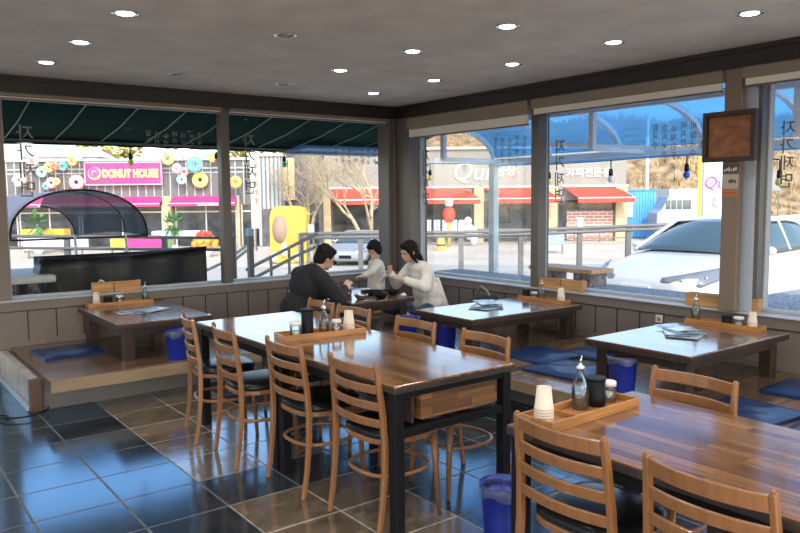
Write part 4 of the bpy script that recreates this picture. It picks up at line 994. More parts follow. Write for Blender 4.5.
# ------------------------------------------------------------------ cars
m_cw=mat('car_white',(.60,.61,.62),.25,coat=.6); m_cs=mat('car_silver',(.42,.44,.46),.3,metal=.5,coat=.5); m_cg=mat('car_glass',(.055,.095,.11),.04,spec=.8); m_tire=mat('tyre',(.02,.02,.02),.8); m_rim=mat('alloy',(.5,.5,.52),.3,metal=.9); m_lens=seethru('headlamp_lens',(.8,.85,.9),.5,trl=(.6,.65,.7),gl=.2)
def make_car(label,loc,rz,paint,sc=1.0):
    t=thing('car',label,'car',loc,rz)
    st=[(0,.50,.34,.60,.64),(.05,.68,.27,.66,.71),(.22,.82,.21,.74,.80),(.55,.90,.19,.80,.88),(1.0,.93,.18,.87,.96),(1.38,.94,.18,.93,1.03),(2.0,.945,.18,.95,1.00),(3.0,.945,.18,.97,1.02),(3.7,.94,.19,1.0,1.06),(4.3,.90,.22,1.0,1.08),(4.58,.82,.30,.95,1.04),(4.70,.62,.40,.82,.90)]
    b=MB(); vs=[];fs=[]; R=None
    for x,w_,zb,zs,zc in st:
        half=[(0,zb),(.75*w_,zb),(.97*w_,zb+.06),(w_,(zb+zs)*.52),(.985*w_,zs-.06),(.90*w_,zs+.35*(zc-zs)),(.5*w_,zc-.012),(0,zc)]
        ring=half+[(-y,z) for y,z in half[-2:0:-1]]; R=len(ring); vs+=[(x,y,z) for y,z in ring]
    for i in range(len(st)-1):
        for k in range(R): fs.append((i*R+k,i*R+(k+1)%R,(i+1)*R+(k+1)%R,(i+1)*R+k))
    fs.append(tuple(range(R))[::-1]); fs.append(tuple((len(st)-1)*R+k for k in range(R)))
    b.add(vs,fs,True); body=b.build('body_shell',paint,t,sub=1)
    # greenhouse
    def wl(v,yy): return None
    b=MB()
    def ws(u,v):
        y=(2*u-1); w0=.80;w1=.60; w_=w0+(w1-w0)*v; x=1.10+ .16*y*y + (1.98-1.10)*v -.04*sin(v*pi)*0; z=.985+(1.385-.985)*v+.03*sin(v*pi)+.03*(1-y*y)*v+.02*(1-y*y)
        return (x+.06*y*y*v,y*w_,z)
    b.grid(ws,12,8); b.build('windshield',m_cg,t,solid=.008)
    b=MB()
    def rf(u,v):
        y=2*u-1; x=1.96+v*(3.35-1.96); w_=.61+.02*sin(v*pi)-.03*v; return (x+.06*y*y*(1-v),y*w_,1.385+.03*(1-y*y)+.04*sin(v*pi*.9+.1)-.01*v)
    b.grid(rf,10,10); b.build('roof',paint,t,solid=.02)
    b=MB()
    def rw(u,v):
        y=2*u-1; w_=.58+(.70-.58)*v; return (3.33+(4.32-3.33)*v-.05*y*y,y*w_,1.375+(1.05-1.375)*v+.05*sin(v*pi)+.03*(1-y*y))
    b.grid(rw,10,8); b.build('rear_window',m_cg,t,solid=.008)
    for s_ in (-1,1):
        b=MB()
        top=[(1.98,.615,1.37),(2.45,.635,1.40),(2.95,.625,1.40),(3.35,.590,1.365)]; bot=[(1.28,.845,.955),(2.2,.875,.965),(3.1,.865,.985),(4.2,.72,1.06)]
        def sw_(u,v):
            def cr(P): 
                k=min(2,int(u*3)); f_=u*3-k; return Vector(P[k]).lerp(Vector(P[k+1]),f_)
            p=cr(bot).lerp(cr(top),v); return (p.x,s_*(p.y+.015*sin(v*pi)),p.z)
        b.grid(sw_,12,5); sg=b.build('side_window',m_cg,t,solid=.008)
        b=MB(); b.tube([(1.26,s_*.845,.97),(1.62,s_*.74,1.18),(1.98,s_*.62,1.385),(2.45,s_*.645,1.42),(2.95,s_*.635,1.42),(3.36,s_*.60,1.385),(3.85,s_*.66,1.22),(4.25,s_*.73,1.07)],[.035,.030,.030,.026,.026,.03,.05,.06],n=8); b.tube([(2.62,s_*.865,.98),(2.70,s_*.645,1.40)],.028,n=6); b.build('pillar_trim',paint,t)
        b=MB(); b.ell((1.62,s_*1.02,1.02),(.07,.10,.065),12,8); b.tube([(1.66,s_*.90,.96),(1.63,s_*.98,1.0)],.022,n=6); b.build('side_mirror',paint,t)
        b=MB()
        hl=[(.07,.34,.70),(.18,.56,.745),(.42,.76,.80),(.74,.865,.835)]; hb=[(.05,.36,.65),(.11,.58,.60),(.26,.80,.60),(.60,.915,.70)]
        def hf_(u,v):
            k=min(2,int(u*3)); f_=u*3-k; p=Vector(hb[k]).lerp(Vector(hb[k+1]),f_).lerp(Vector(hl[k]).lerp(Vector(hl[k+1]),f_),v); n_=Vector((-.8,.45,.35)).normalized()*(.035+.012*sin(v*pi)*sin(u*pi)); return (p.x+n_.x,s_*(p.y+n_.y),p.z+n_.z)
        b.grid(hf_,12,4); hd_=b.build('headlight',mat('lamp_housing',(.17,.19,.22),.15,spec=.8),t,solid=.02)
        b=MB()
        for q in (.35,.7): p=hf_(q,.5); b.ell((p[0]-.02,p[1],p[2]),(.02,.035,.028),10,8)
        b.build('lamp',m_chrome,hd_)
        b=MB(); b.box(2.42,2.60,s_*.955-.006,s_*.955+.006,.80,.825); b.build('door_handle',paint,t)
        for x in (.92,3.75):
            wh=MB(); M_=T(x,s_*.83,.325)@Rx(pi/2*-s_); wh.lathe([(.20,-.10),(.31,-.10),(.33,-.06),(.33,.09),(.31,.125),(.21,.125),(.205,.10),(.0001,.10)],n=28,M=M_); tw=wh.build('wheel',m_tire,t)
            rm=MB(); 
            rm.lathe([(.0001,.112),(.05,.118),(.06,.108)],n=16,M=M_); rm.lathe([(.185,.105),(.205,.128),(.212,.126),(.20,.104)],n=28,M=M_)
            for k in range(5):
                a=2*pi*k/5; rm.bar(M_@Vector((.04*cos(a),.04*sin(a),.112)),M_@Vector((.195*cos(a),.195*sin(a),.116)),.045,.02)
            rm.build('rim',m_rim,tw)
            ar=MB(); ar.tube([tuple(M_@Vector((.375*cos(a_),-s_*0+.375*sin(a_),.118))) for a_ in [ -pi+2*pi*i/26 for i in range(27)]][0:27],.03,n=6,cap=False); ar.build('arch_lip',m_black if paint is not m_cw else mat('arch_grey',(.25,.27,.30),.5),t)
    b=MB(); b.grid(lambda u,v:(.03+.12*(2*u-1)**2-.045,(2*u-1)*.52,.36+.13*v),10,3); b.build('lower_grille',m_black,t,solid=.02)
    b=MB(); b.box(-.035,.0,-.22,.22,.52,.61); b.build('number_plate',m_wht,t,bevel=.006)
    for p,q in (((1.15,-.42,1.02),(1.02,.10,1.035)),((1.12,.10,1.04),(1.20,.58,1.0))): 
        pass
    t.scale=(sc,sc,sc); return t
make_car('large white car parked nose toward the east windows',(9.0,6.33,-.28),radians(2),m_cw,1.06)
p=SW(345,262,28.5); make_car('silver car parked across the street behind the seated man',(p.x,p.y,zg(28.5)),radians(40),m_cs,.92)
# ------------------------------------------------------------------ DONUT SHOP
D0=40
def bld(name,label,D,u0,u1,vtop,depth,wallm,vb=246):
    x0,x1=RX(u0,D),RX(u1,D); t=thing(name,label,'building',STREET@Vector((x0,D,-.85)),RZ)
    b=MB(); b.box(0,x1-x0,0,depth,0,ZZ(vtop,D)+.85); b.build('wall',wallm,t); return t,x0
t,xo=bld('donut_shop','grey donut shop with pink sign and pink awnings','40' and D0,-90,256,157,8,m_facade)
LZ=lambda v,D=D0: ZZ(v,D)+.85
LX=lambda u,D=D0: RX(u,D)-xo
b=MB(); b.box(LX(-90),LX(256),-.06,0,LZ(167),LZ(165.5)); b.box(LX(-90),LX(256),-.10,0,LZ(158.5),LZ(156)); b.build('cornice',mat('cornice_grey',(.5,.5,.5),.6),t)
for u0,u1 in ((-60,18),(19,80),(81,163),(175,237),(241,255)):
    b=MB(); x0,x1=LX(u0),LX(u1); b.box(x0+.05,x1-.05,-.05,.0,.05,LZ(203)); wn=b.build('shop_window',m_shop,t)
    f=MB(); f.box(x0,x1,-.11,-.055,LZ(210.5),LZ(209)); n_=max(1,int((x1-x0)/1.5))
    for k in range(n_+1): x=x0+.05+(x1-x0-.1)*k/n_; f.box(x-.035,x+.035,-.10,-.051,.05,LZ(203))
    f.build('mullions',mat('mullion_pale',(.55,.52,.48),.6) if u0==-60 else bpy.data.materials['mullion_pale'],wn)
    if u0<240:
        a=MB(); zt,zb=LZ(194.5),LZ(201.5); a.add([(x0,-.02,zt),(x1,-.02,zt),(x1+.1,-.9,zb),(x0-.1,-.9,zb),(x0-.1,-.9,zb-.13),(x1+.1,-.9,zb-.13)],[(0,1,2,3),(3,2,5,4)]); aw=a.build('awning',m_pink,t,solid=.03)
        l=MB(); l.box(x0-.1,x1+.1,-.935,-.92,zb-.01,zb+.03); l.build('white_stripe',m_wht,aw)
        l=MB(); xm=(x0+x1)/2; 
        for k in range(7): l.box(xm+.16*k-.2,xm+.16*k-.08,-.94,-.92,zb-.11,zb-.04-.02*(k%2))
        l.build('lettering',m_wht,aw)
for u0,u1 in ((164,173),(238,240.5)):
    b=MB(); b.box(LX(u0),LX(u1),-.35,0,.0,LZ(194)); b.build('stone_pier',m_cream,t)
# the sign
sg=sthing('shop_sign','long hot pink DONUT HOUSE sign with a donut on it','sign',123.5,173.5,D0-.25)
w_,h_=RX(161,D0-.25)-RX(86,D0-.25),ZZ(163,D0-.25)-ZZ(184,D0-.25)
b=MB(); b.box(-w_/2,w_/2,-.06,.06,-h_/2,h_/2); b.build('sign_board',m_pink,sg)
b=MB(); 
for x0,x1,z0,z1 in ((-w_/2-.05,w_/2+.05,h_/2,h_/2+.06),(-w_/2-.05,w_/2+.05,-h_/2-.06,-h_/2),(-w_/2-.06,-w_/2,-h_/2,h_/2),(w_/2,w_/2+.06,-h_/2,h_/2)): b.box(x0,x1,-.08,.06,z0,z1)
b.build('sign_edge',mat('sign_edge_pink',(.85,.45,.55),.5),sg)
MS=Matrix(((1,0,0,0),(0,0,1,0),(0,1,0,0),(0,0,0,1)))
MS=T(0,0,0)@Matrix(((1,0,0,0),(0,0,-1,-.07),(0,1,0,0),(0,0,0,1)))
SQ=Matrix.Diagonal((.74,1,1,1))
text_obj('DONUT HOUSE',.56,T(.38,0,-.02)@MS@SQ,'sign_letters',mat('sign_yellow',(1.0,.80,.25),.5),sg,ext=.004,offset=.035)
text_obj('DONUT HOUSE',.56,T(.38,-.022,-.02)@MS@SQ,'sign_letters_inner',mat('sign_orange',(.90,.28,.20),.5),sg,ext=.003,offset=-.006)
def donut(b,c,R_,r_,n=20,m=8,sq=.6):
    vs=[];fs=[]
    for i in range(n):
        for j in range(m):
            a,q=2*pi*i/n,2*pi*j/m; vs.append((c[0]+(R_+r_*cos(q))*cos(a),c[1]+r_*sq*sin(q),c[2]+(R_+r_*cos(q))*sin(a)))
    for i in range(n):
        for j in range(m): fs.append((i*m+j,((i+1)%n)*m+j,((i+1)%n)*m+(j+1)%m,i*m+(j+1)%m))
    b.add(vs,fs,True)
b=MB(); donut(b,(-w_/2+.50,-.10,0),.22,.15); b.build('donut_ring',bpy.data.materials['sign_yellow'],sg); b=MB(); donut(b,(-w_/2+.50,-.15,.05),.21,.10); b.build('icing',mat('icing_violet',(.60,.08,.55),.5),sg)
C_={'pk':(.90,.40,.48),'cr':(.92,.72,.66),'lb':(.35,.78,.85),'or':(.92,.50,.14),'ye':(.92,.80,.22),'rd':(.85,.14,.12),'bl':(.05,.50,.85),'gr':(.62,.80,.25),'cy':(.15,.75,.78)}
CM={k:mat('icing_'+{'pk':'pink','cr':'cream','lb':'pale_blue','or':'orange','ye':'yellow','rd':'red','bl':'blue','gr':'lime','cy':'cyan'}[k],v,.5) for k,v in C_.items()}
m_dough=mat('dough',(.75,.50,.22),.7)
for u,v,s_,c_,l_ in ((33,161.5,12,'pk','large pink donut ornament upper left of the shop front'),(20,180,14,'cr','big cream flower-like donut ornament at the far left'),(42.5,172,11,'lb','pale blue donut ornament left of the red one'),(49.5,167.5,10,'ye','yellow donut ornament beside the red one'),(55.5,166,9,'rd','red donut ornament in the left cluster'),(63,166.5,9.5,'bl','bright blue donut ornament in the left cluster'),(52,183,11,'pk','pink donut ornament low in the left cluster'),(57,181.5,7,'ye','small yellow donut ornament low in the left cluster'),(47,186,8,'bl','small blue donut ornament low in the left cluster'),(73,161,10,'or','orange donut ornament left of the sign top corner'),(79,157,8.5,'lb','pale blue donut ornament at the eave left of the sign'),(77,182.5,15,'pk','large pink and orange donut ornament left of the sign'),(168.5,158.5,13,'gr','lime donut ornament right of the sign'),(177,168.5,10,'pk','pink donut ornament in the right cluster, upper'),(184.5,172,9,'pk','pink donut ornament in the right cluster, lower'),(182,179.5,10,'lb','pale blue donut ornament under the pink pair'),(195,164.5,15,'cy','large cyan donut ornament at right'),(200.5,180,16,'ye','large yellow donut ornament at right'),(213,158,9,'or','small orange donut ornament near the mullion'),(236,182,12,'or','orange donut ornament right of the mullion')):
    DI=globals().get('DI',0)+1
    t=sthing('donut_ornament',l_,'ornament',u,v,D0-.22-.26*(DI%3),'donut ornaments on the shop front'); R_=s_*D0/F/2
    b=MB(); donut(b,(0,0,0),R_*.62,R_*.36); b.build('dough_ring',m_dough,t)
    b=MB()
    if c_=='cr':
        for k in range(6): a=2*pi*k/6; b.ell((R_*.6*cos(a),-.08,R_*.6*sin(a)),(R_*.42,.14,R_*.42),12,8)
    else: donut(b,(0,-.09,0),R_*.62,R_*.40)
    b.build('icing',CM[c_],t)
    b=MB(); random.seed(int(u*7))
    for k in range(9): a=random.uniform(0,2*pi); b.ell((R_*.62*cos(a),-.09-R_*.22,R_*.62*sin(a)),(.035,.02,.035),6,4)
    b.build('sprinkles',CM['ye' if c_!='ye' else 'or'],t)
# goods in front of the donut shop
def sbox(name,label,cat,u0,u1,v0,v1,D,m,depth=.6,group=None,bevel=.03,part='panel'):
    x0,x1=RX(u0,D),RX(u1,D); zb=zg(D); t=thing(name,label,cat,STREET@Vector(((x0+x1)/2,D,zb)),RZ,group)
    b=MB(); b.box(-(x1-x0)/2,(x1-x0)/2,0,depth,max(0,ZZ(v1,D)-zb),ZZ(v0,D)-zb); o=b.build(part,m,t,bevel=bevel)
    if ZZ(v1,D)-zb>.03:
        f=MB()
        for sx in (-1,1): f.box(sx*(x1-x0)*.42-.03,sx*(x1-x0)*.42+.03,.05,.11,0,ZZ(v1,D)-zb)
        f.build('stand',m_gsteel,t)
    return t
sbox('counter','yellow counter in front of the donut shop','counter',18,62,226,234,36,m_yel,.8)
sbox('low_wall','low white wall by the donut shop','wall',20,84,235,247,33,mat('low_wall_white',(.72,.70,.72),.7),.3)
t=sbox('banner','magenta low banner with yellow-green ends in front of the shop','banner',124,160,233,246,32,m_pink,.1)
for u0,u1,m_ in ((108,123,m_yel),(161,170,m_grn)): sbox('banner',('yellow' if m_ is m_yel else 'green')+' low banner beside the magenta one','banner',u0,u1,234,246,32,m_,.1)
sbox('display_table','white display table outside the donut shop','table',150,200,229,237,36,m_wht,.8)
t=sthing('flower_pot','red and orange flower display before the shop window','flowers',204,238,33,z=zg(33)); b=MB(); b.lathe([(.25,0),(.35,.35),(.3,.35),(.0001,.3)],n=16); b.build('pot',m_wht,t); b=MB(); random.seed(2)
for k in range(14): b.ell((random.uniform(-.45,.45),random.uniform(-.2,.2),.45+random.uniform(0,.45)),.17,8,6)
b.build('blooms',m_or,t); b=MB()
for k in range(6): b.ell((random.uniform(-.3,.3),random.uniform(-.25,.0),.8+random.uniform(0,.3)),.14,8,6)
b.build('red_blooms',m_red,t)
def plant(u,v,D,label,m_=m_grn,s_=.5):
    t=sthing('potted_plant',label,'plant',u,v,D,z=zg(D)); h=max(.5,ZZ(v,D)-zg(D)); b=MB(); b.lathe([(.18,0),(.26,.4),(.22,.4),(.0001,.35)],n=14); b.build('pot',m_wht,t)
    b=MB(); b.tube([(0,0,.35),(0,0,h)],.03,n=6); b.build('stem',m_bark,t)
    b=MB(); random.seed(int(u))
    for k in range(70):
        d=Vector((random.gauss(0,1),random.gauss(0,1),random.gauss(0,1))).normalized(); p=Vector((0,0,h))+d*s_*random.uniform(.2,1); q=d.cross(Vector((0,0,1))).normalized()*.10; b.add([p,p+d*.2+q,p+d*.42,p+d*.2-q],[(0,1,2,3)])
    b.build('leaves',m_,t)
plant(37,221,35,'green leafy plant seen through the arched hood'); plant(172,222,35,'green plant beside the stone pier of the donut shop',s_=.35)
# roofs and trees behind the donut shop
t=thing('white_roof_house','low house with a white roof behind the donut shop','building',STREET@Vector((RX(62,50),50,-.8)),RZ)
b=MB(); wv=RX(104,50)-RX(30,50); b.box(-wv/2,wv/2,0,6,0,ZZ(153,50)+.8); b.build('wall',m_wht,t)
b=MB(); z0=ZZ(154,50)+.8; z1=ZZ(141,50)+.8; b.add([(-wv/2-.2,-.2,z0),(wv/2+.2,-.2,z0),(wv/2-1.2,3,z1),(-wv/2+1.2,3,z1),(-wv/2-.2,6.2,z0),(wv/2+.2,6.2,z0)],[(0,1,2,3),(1,5,2),(5,4,3,2),(4,0,3)]); b.build('roof',mat('roof_white',(.75,.76,.72),.6),t)
def foliage(label,u,v,D,s_,m_,n=500,sx=1.6):
    t=sthing('leafy_tree',label,'tree',u,v,D); zb=zg(D)-t.location.z; b=MB(); b.tube([(0,0,zb),(0,0,.3)],[.2,.1],n=8); b.build('trunk',m_bark,t); b=MB(); random.seed(int(u)+3)
    for k in range(n):
        d=Vector((random.gauss(0,1),random.gauss(0,1),random.gauss(0,1))).normalized()*random.uniform(.3,1)**.5*s_; d.x*=sx; a=random.uniform(0,pi); q=Vector((cos(a),sin(a),random.uniform(-.5,.5)))*.22; r_=Vector((-sin(a),cos(a),.6))*.2
        b.add([d-q,d+r_,d+q,d-r_],[(0,1,2,3)])
    b.build('crown',m_,t)
foliage('yellowing tree crown above the pink sign',110,149,54,1.3,m_foil,420,1.9)
foliage('yellowing tree crown right of the mullion above the corrugated wall',262,153,54,1.2,m_foil,420,2.2)
# ---- corrugated building, vertical banner, dark building
t,xo=bld('corrugated_building','narrow building clad in pale corrugated sheet','39',257,285,157,8,m_corr) if False else (None,0)
def bld2(name,label,D,u0,u1,vtop,depth,wallm):
    x0,x1=RX(u0,D),RX(u1,D); t=thing(name,label,'building',STREET@Vector((x0,D,-.85)),RZ); b=MB(); b.box(0,x1-x0,0,depth,0,ZZ(vtop,D)+.85); b.build('wall',wallm,t); return t,x0,x1-x0
t,xo,wd=bld2('corrugated_building','narrow building clad in pale corrugated sheet',39.5,258,281,155,7,m_corr)
b=MB(); b.box(-.1,wd+.1,-.12,7.1,ZZ(155,39.5)+.85,ZZ(152.5,39.5)+.85); b.build('eave',m_wht,t); b=MB(); b.box(.2,.9,-.05,0,0,2.0); b.build('dark_door',m_darkb,t)
t,xo,wd=bld2('dark_clad_building','dark building between the two shops',41,285.5,322,150,7,m_darkb)
b=MB(); b.box(wd*.55,wd*.9,-.05,0,.1,2.3); b.build('window',m_shop,t)
t=sthing('wooden_hanging_sign','tall wooden sign board on the dark building','sign',288,179,40.7); b=MB(); hh_=(ZZ(158,40.7)-ZZ(200,40.7))/2; b.box(-.36,.36,-.06,.06,-hh_,hh_); b.build('board',mat('light_wood_sign',(.62,.46,.26),.7,noise=((6,6,1),.25)),t); b=MB(); b.box(-.03,.03,-.08,-.06,-hh_*.9,hh_*.9); b.build('batten',m_darkb,t)
t=sthing('vertical_banner','tall white and orange vertical shop banner on a pole','banner',255,190,36); hh_=(ZZ(152,36)-ZZ(229,36))/2
b=MB(); b.box(-.20,-.02,-.03,.03,-hh_,hh_); b.build('white_strip',m_wht,t); b=MB(); b.box(-.02,.20,-.03,.03,-hh_,hh_*.96); b.build('orange_strip',mat('banner_peach',(.85,.52,.36),.6),t)
b=MB(); b.tube([(0,.06,-hh_-ZZ(190,36)*0-1.2),(0,.06,hh_+.05)],.03,n=8); b.build('pole',m_gsteel,t)
text_obj('돈\n까\n스',.34,T(.09,0,.25)@Matrix(((1,0,0,0),(0,0,-1,-.04),(0,1,0,0),(0,0,0,1))),'banner_letters',mat('banner_red',(.55,.06,.03),.6),t,ext=.002) if False else None
b=MB()
for k in range(5): z_=hh_*.65-.42*k; b.box(.0,.17,-.036,-.031,z_,z_+.045); b.box(.03,.08,-.036,-.031,z_-.2,z_); b.box(.10,.15,-.036,-.031,z_-.13,z_-.06)
b.build('banner_marks',mat('banner_red',(.55,.08,.05),.6),t)
# yellow booth
t=sthing('yellow_booth','rounded yellow kiosk with a brown arched door','kiosk',288,240,30,z=zg(30)); k_=30/F; w_=37*k_; h_=ZZ(205,30)-zg(30)
pr=[(-w_/2,0),(w_/2,0),(w_/2,h_*.85),(w_*.40,h_*.97),(w_*.2,h_),(-w_*.3,h_),(-w_*.44,h_*.94),(-w_/2,h_*.8)]
b=MB(); b.prism(pr,1.2,M=Matrix(((1,0,0,0),(0,0,1,0),(0,1,0,0),(0,0,0,1)))); b.build('shell',m_yel,t,bevel=.08)
b=MB(); b.lathe([(.0001,0),(.30,0),(.30,.04),(.0001,.04)],n=24,sx=1.0,sy=1.9,M=T(-w_*.22,-.001,h_*.60)@Rx(pi/2)); b.build('arched_door',mat('booth_brown',(.36,.24,.18),.6),t)
b=MB(); b.box(-.05,w_*.45,-.03,-.001,h_*.28,h_*.44); b.build('orange_band',m_or,t); b=MB(); b.ell((-w_*.1,-.12,h_*.25),(.14,.10,.30),10,8); b.ell((w_*.28,-.1,h_*.12),(.2,.1,.2),10,8); b.ell((-w_*.38,-.1,h_*.12),(.16,.1,.22),10,8); b.build('ornaments',mat('booth_white',(.80,.72,.66),.6),t)
sbox('white_box_sign','small white box sign right of the yellow kiosk','sign',307,313,224,233,30,m_wht,.3)
# ------------------------------------------------------------------ PALE CAFE ACROSS THE ROAD
D1=42
t,xo,wd=bld2('cafe_building','long pale panelled cafe with red awnings',D1,325,626,150,9,m_facade2)
cafe=t; LZ=lambda v: ZZ(v,D1)+.85
LX=lambda u: RX(u,D1)-xo
b=MB(); b.box(LX(319),LX(628),-.15,9.1,LZ(150),LZ(147.5)); b.build('parapet',mat('parapet_grey',(.6,.58,.54),.6),t)
for u0,u1,kind in ((332,393,0),(395,472,0),(485,547,0),(558,566,0),(567,613,1)):
    b=MB(); x0,x1=LX(u0),LX(u1); zl=.05 if not kind else LZ(212); b.box(x0,x1,-.05,0,zl,LZ(202)); wn=b.build('shop_window',m_shop,t)
    f=MB(); n_=max(1,int((x1-x0)/1.9))
    for k in range(n_+1): x=x0+(x1-x0)*k/n_; f.box(x-.04,x+.04,-.10,-.051,zl,LZ(202))
    f.box(x0,x1,-.10,-.051,zl,zl+.08); f.build('mullions',m_darkb,wn)
    if kind: b=MB(); b.box(x0,x1,-.07,0,.05,LZ(212.3)); b.build('brick_apron',m_pbrick,t)
for u0,u1 in ((323,331),(473.5,483),(548,556.5),(614.5,626)):
    b=MB(); b.box(LX(u0),LX(u1),-.30,0,0,LZ(188)); b.build('stone_pier',m_cream,t)
for u0,u1 in ((328,478),(484,555),(563,628)):
    x0,x1=LX(u0),LX(u1); zt,zb=LZ(188.5),LZ(199.5); i_=.55
    a=MB(); a.add([(x0,-.02,zt),(x1-i_*1.4,-.02,zt),(x1,-1.3,zb),(x0+i_,-1.3,zb),(x0+i_,-1.3,zb-.26),(x1,-1.3,zb-.26)],[(0,1,2,3),(3,2,5,4)]); a.add([(x1-i_*1.4,-.02,zt),(x1-i_*1.4,-.02,zb),(x1,-1.3,zb)],[(0,1,2)]); aw=a.build('awning',m_red,t,solid=.03)
    l=MB(); l.box(x0+i_,x1,-1.335,-1.318,zb-.03,zb+.03); l.build('white_stripe',m_wht,aw)
    l=MB(); l.box(x0-.05,x1,-.10,0,zt,zt+.1); l.build('head_box',m_wht,aw)
MSc=Matrix(((1,0,0,0),(0,0,-1,-.04),(0,1,0,0),(0,0,0,1)))
text_obj('Qui',1.4,T(LX(470),0,LZ(173))@MSc,'wall_script',m_wht,cafe,ext=.03,shear=.25,offset=.0)
text_obj('공장',.62,T(LX(505.5),0,LZ(172))@MSc,'wall_letters',m_wht,cafe,ext=.02,offset=.012)
text_obj('커피전문점',.56,T(LX(588),0,LZ(175))@MSc,'wall_letters',m_wht,cafe,ext=.02,offset=.012)
# cafe terrace fence with letter plates
railing('cafe_fence','thin dark fence along the cafe front',[410,430,452,474,500,526,550,575,600,628],[228.5]*10,D1-2.2,(.03,.5),m_gsteel,r=.03,post=.06,z0=-.8)
for k,(u,c_) in enumerate(((428,'B'),(437,'I'),(445.5,'O'),(454,'I'),(462,'R'))):
    t=sthing('letter_plate','white letter %s plate on the cafe fence'%c_ if c_!='I' else ('white letter I plate between B and O on the cafe fence' if k==1 else 'white letter I plate between O and R on the cafe fence'),'sign',u,225.5,D1-2.35,'white letter plates on the cafe fence'); 
    b=MB(); b.box(-.17,.17,-.02,.02,-.30,.30); b.build('plate',m_wht,t); text_obj(c_,.55,T(0,.015,0)@Matrix(((1,0,0,0),(0,0,-1,-.04),(0,1,0,0),(0,0,0,1))),'letter',mat('letter_grey',(.35,.35,.35),.6) if k==0 else bpy.data.materials['letter_grey'],t)
    b=MB(); b.box(-.02,.02,.021,.05,-1.6+.3,0); b.build('stake',m_gsteel,t)
t=sthing('standing_sign','red topped yellow pole sign before the cafe','sign',449,215,D1-4,z=zg(D1-4)); h_=ZZ(222,D1-4)-zg(D1-4); b=MB(); b.tube([(0,0,0),(0,0,h_)],.09,n=10); b.build('pole',m_yel,t); b=MB(); b.ell((0,0,h_+.35),(.32,.2,.45),12,8); b.build('red_head',m_red,t); b=MB(); b.lathe([(.2,h_+.78),(.22,h_+1.1),(.0001,h_+1.12)],n=12); b.build('top_cap',m_wht,t)
for u,l_ in ((469,'white teddy-like statue beside the red topped pole'),): 
    t=sthing('white_statue',l_,'statue',u,226,D1-3.5,z=zg(D1-3.5)); b=MB(); b.ell((0,0,.75),(.28,.25,.45)); b.ell((-.05,0,1.3),(.2,.2,.22)); b.ell((.25,0,.5),(.22,.2,.5)); b.build('figure',m_wht,t)
t=sthing('yellow_bollard','yellow barrel bollard on the far side of the road','bollard',441,247,35.5,z=zg(35.5)); b=MB(); b.lathe([(.30,0),(.30,.06),(.22,.10),(.17,.55),(.13,.62),(.0001,.64)],n=18); b.build('barrel',m_yel,t); b=MB(); b.lathe([(.212,.2),(.202,.3)],n=18); b.build('dark_band',m_darkb,t)
sbox('blue_barrier','low pale blue barrier block across the road','barrier',543,565,235.5,246,33,mat('barrier_blue',(.30,.42,.60),.6,noise=(8,.3)),.4)
# bare trees
def bare_tree(label,u,D,vtop,seed,lean=0):
    random.seed(seed); t=sthing('bare_tree',label,'tree',u,240,D,z=zg(D)); Ht=ZZ(vtop,D)-zg(D)
    tk=MB(); br=MB()
    def grow(p,d,L,r,lv):
        n=3; pts=[p]; q=p; dd=d
        for i in range(n):
            dd=(dd+Vector((random.gauss(0,.12),random.gauss(0,.12),random.gauss(.02,.08)))).normalized(); q=q+dd*L/n; pts.append(q)
        (tk if lv<2 else br).tube([tuple(x) for x in pts],[r*(1-.35*i/n) for i in range(n+1)],n=6 if lv<2 else 4,cap=False)
        if lv<6:
            for k in range(3 if lv else 2):
                e=(dd+Vector((random.gauss(0,.55),random.gauss(0,.45),random.uniform(-.1,.55)))).normalized()
                grow(pts[-1] if k==0 else pts[random.choice((1,2,3))],e,L*random.uniform(.62,.85),r*.60,lv+1)
    for sx in (-.35,.25+lean): grow(Vector((0,0,0)),Vector((sx,0,1)).normalized(),Ht*.36,.12,0)
    tk.build('trunk',m_bark,t); br.build('twigs',m_bark,t)
bare_tree('bare pale tree in front of the red awning',371,33,140,11); bare_tree('thin bare tree beside the wooden sign',303,39,150,4); bare_tree('bare tree behind the cafe roof left end',428,55,122,21)
# ---- things at the right: container, van, tall signs, fences
t=sthing('shipping_container','bright blue container hut beside the cafe','container',640,222,44,z=zg(44)); w_=RX(656,44)-RX(625,44); h_=ZZ(193,44)-zg(44)
b=MB(); b.box(-w_/2,w_/2,0,3.5,.05,h_); 
for k in range(11): x=-w_/2+.1+(w_-.2)*k/10; b.box(x-.04,x+.04,-.05,0,.1,h_-.08)
b.build('shell',m_lblue,t); b=MB(); b.box(-w_/2-.03,w_/2+.03,-.08,3.52,h_,h_+.08); b.build('top_rail',mat('container_edge',(.06,.30,.62),.5),t); b=MB(); b.box(-w_/2+.05,-w_/2+.45,-.10,-.055,h_*.45,h_*.85); b.build('white_notice',m_wht,t)
t=sthing('van','pale blue-grey van parked beside the blue container','van',675,222,41,z=zg(41)); w_=RX(693,41)-RX(656,41); m_van=mat('van_paint',(.36,.42,.58),.4)
sec=[(-w_/2,.35),(w_/2,.35),(w_/2,1.35),(w_*.46,1.72),(-w_*.18,1.74),(-w_*.36,1.22),(-w_*.49,1.08)]
sc_=(ZZ(197,41)-zg(41))/1.78
b=MB(); b.prism([(x,z*sc_) for x,z in sec],1.6,M=Matrix(((1,0,0,0),(0,0,1,0),(0,1,0,0),(0,0,0,1)))); b.build('body',m_van,t,bevel=.06)
for x0,x1 in ((-.26,-.14),(-.11,.02),(.05,.17),(.20,.42)): b=MB(); b.box(w_*x0,w_*x1,-.02,.02,1.22*sc_,1.56*sc_); b.build('window',m_cg,t)
